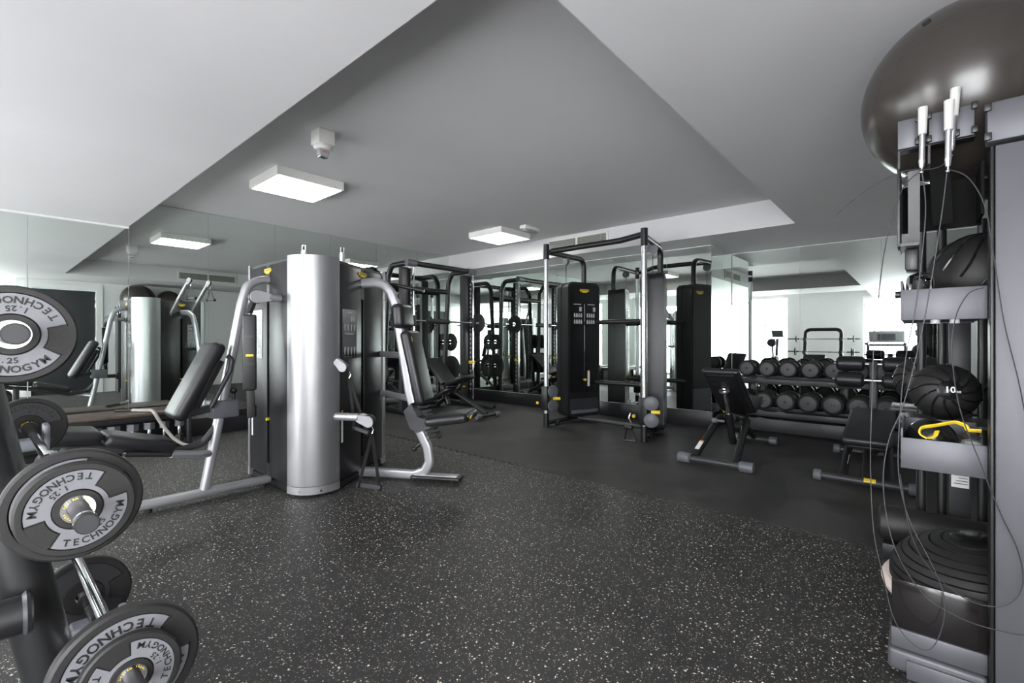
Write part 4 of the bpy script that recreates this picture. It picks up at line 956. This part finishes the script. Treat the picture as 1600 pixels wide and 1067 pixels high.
rope('wire skipping rope leaning behind the others at the top of the rack', [(1486, 138, 236, 1.955, 7)],
     [(1.955, 1.93, [(1486, 240), (1475, 256), (1455, 264), (1410, 268), (1360, 293), (1325, 320), (1298, 345)]),
      (1.94, 1.90, [(1538, 449), (1512, 460), (1492, 500), (1488, 560), (1500, 640), (1530, 720), (1562, 800), (1590, 860), (1598, 910), (1580, 941), (1545, 947), (1500, 930), (1450, 885), (1422, 830), (1406, 740)])])

# ------------------------------------------------------------------ storage bench along the left mirror
bn = thing('storage_bench', 'long low bench with wood grain top against the left mirror', 'bench', (.65, 5.88, 0))
part('bench_top', MB().bb((-.2, 5.66, .352), (1.5, 6.1, .382), .006), WOOD, bn)
part('apron', MB().bb((-.18, 5.68, .3), (1.48, 5.7, .351), .003), BLACKP, bn)
part('back_board', MB().bb((-.18, 6.07, .06), (1.48, 6.09, .351), .003), BLACKP, bn)
part('base_shelf', MB().bb((-.18, 5.66, .02), (1.48, 6.07, .05), .005), BLACKP, bn)
for x in (-.17, 1.45): part('end_frame', MB().tube([(x, 5.69, .0), (x, 5.69, .335), (x, 6.05, .335), (x, 6.05, .0)], 0, sec=rsec(.05, .04, .01), bend=.03), BLACKP, bn)
for k, x in enumerate((1.386, 1.26, 1.136, 1.006, .863, .727)):
    t = thing('hex_dumbbell', '%s upright hex dumbbell under the storage bench, counted from its right end' % ORD[k], 'dumbbell', (x, 5.78, .05), group='hex dumbbells under the bench')
    hx = [(math.cos(R(60*i+30))*(.042+.003*k), math.sin(R(60*i+30))*(.042+.003*k)) for i in range(6)]
    for z in (.051, .205): part('hex_head', MB().prism(hx, (x, 5.78, z), (1, 0, 0), (0, 1, 0), .068), GREYP if z > .1 else RUBBER, t)
    part('handle', MB().lathe([(.012, .119), (.015, .14), (.017, .162), (.015, .184), (.012, .205)], (x, 5.78, 0), (0, 0, 1), 16), CHROME, t)
t = thing('braided_rope', 'grey braided rope hanging over the front of the storage bench', 'rope', (1.2, 5.6, 0))
part('cord', MB().tube(smooth([V(p) for p in ((1.02, 5.86, .4), (1.1, 5.74, .4), (1.13, 5.665, .405), (1.15, 5.615, .375), (1.19, 5.61, .29), (1.24, 5.60, .2), (1.30, 5.58, .11), (1.37, 5.55, .05), (1.46, 5.53, .0175))]), .0155, seg=10), ROPE, t)
part('cord_grip', MB().tube([(1.03, 5.85, .4), (.9, 5.95, .397)], .013, seg=10), RUBBER, t)
part('cord_end', MB().cyl((1.455, 5.531, .021), (1.5, 5.52, .021), .019, 12), RUBBER, t)

# ------------------------------------------------------------------ cardio machines by the window (seen in the mirrors)
t = thing('treadmill', 'treadmill with a wide console in front of the window, seen in the back mirror', 'treadmill', (-1.15, .62, 0), (0, 0, R(180)))
P_ = lambda n, m, mt, pa=t: part(n, m, mt, pa, world=False)
dk = P_('deck', MB().box((-.1, 0, .13), (1.7, .72, .12), .02), BLACKP)
P_('running_belt', MB().box((-.15, 0, .193), (1.5, .5, .008)), RUBBER, dk)
P_('motor_hood', MB().box((.7, 0, .2), (.4, .74, .2), .06, 3), DARKG)
for y in (-.37, .37):
    P_('upright', MB().tube([(.62, y, .15), (.5, y, .95), (.3, y, 1.02), (-.05, y, .98)], .032, bend=.08), DARKG)
P_('crossbar', MB().cyl((.5, -.37, .95), (.5, .37, .95), .03), DARKG)
cs = P_('console', MB().obox((.52, 0, 1.17), (0, 1, 0), (-.45, 0, 1), (.72, .32, .06), .05, 3), PALE)
P_('screen', MB().obox((.488, 0, 1.155), (0, 1, 0), (-.45, 0, 1), (.36, .18, .01)), GREYP, cs)
t = thing('exercise_bike', 'upright exercise bike by the wide window, seen in the back mirror', 'exercise bike', (-1.3, 3.1, 0), (0, 0, R(180)))
P_ = lambda n, m, mt, pa=t: part(n, m, mt, pa, world=False)
P_('base', MB().box((0, 0, .06), (1.0, .12, .06), .015).box((.45, 0, .05), (.08, .5, .05), .01).box((-.45, 0, .05), (.08, .5, .05), .01), DARKG)
P_('drive_housing', MB().lathe([(0, -.07), (.24, -.07), (.26, -.03), (.26, .03), (.24, .07), (0, .07)], (.12, 0, .38), (0, 1, 0), 32), BLACKP)
P_('seat_post', MB().cyl((-.08, 0, .45), (-.2, 0, .98), .03), ALU)
P_('saddle', MB().lathe([(0, -.14), (.05, -.14), (.075, 0), (.12, .1), (.1, .14), (0, .14)], (-.2, 0, 1.0), (-1, 0, .05), 20).xf(Matrix.Translation((0, 0, 0))), VINYL)
P_('handle_post', MB().bar((.28, 0, .5), (.42, 0, 1.12), (0, 1, 0), .07, .05, .015), DARKG)
P_('handlebar', MB().tube([(.15, .22, 1.16), (.38, .2, 1.1), (.44, 0, 1.1), (.38, -.2, 1.1), (.15, -.22, 1.16)], .018, bend=.06), BLACKP)
P_('console', MB().obox((.43, 0, 1.26), (0, 1, 0), (-.5, 0, 1), (.3, .22, .05), .03, 3), GREYP)
for y, z in ((.12, .25), (-.12, .5)): P_('pedal', MB().box((.12, y*1.3, z), (.1, .09, .025), .008).bar((.12, y*.8, .38), (.12, y*.8, z), (0, 1, 0), .02, .03), BLACKP)
t = thing('control_panel', 'slim dark control panel on the white wall beside the door, seen in the left mirror', 'switch panel', (1.98, -.5, 1.25))
part('back_plate', MB().bb((1.93, -.499, 1.2), (2.03, -.488, 1.62), .003), WHITEP, t)
part('display', MB().bb((1.96, -.4875, 1.27), (2.0, -.483, 1.56), .002), GLOSSB, t)
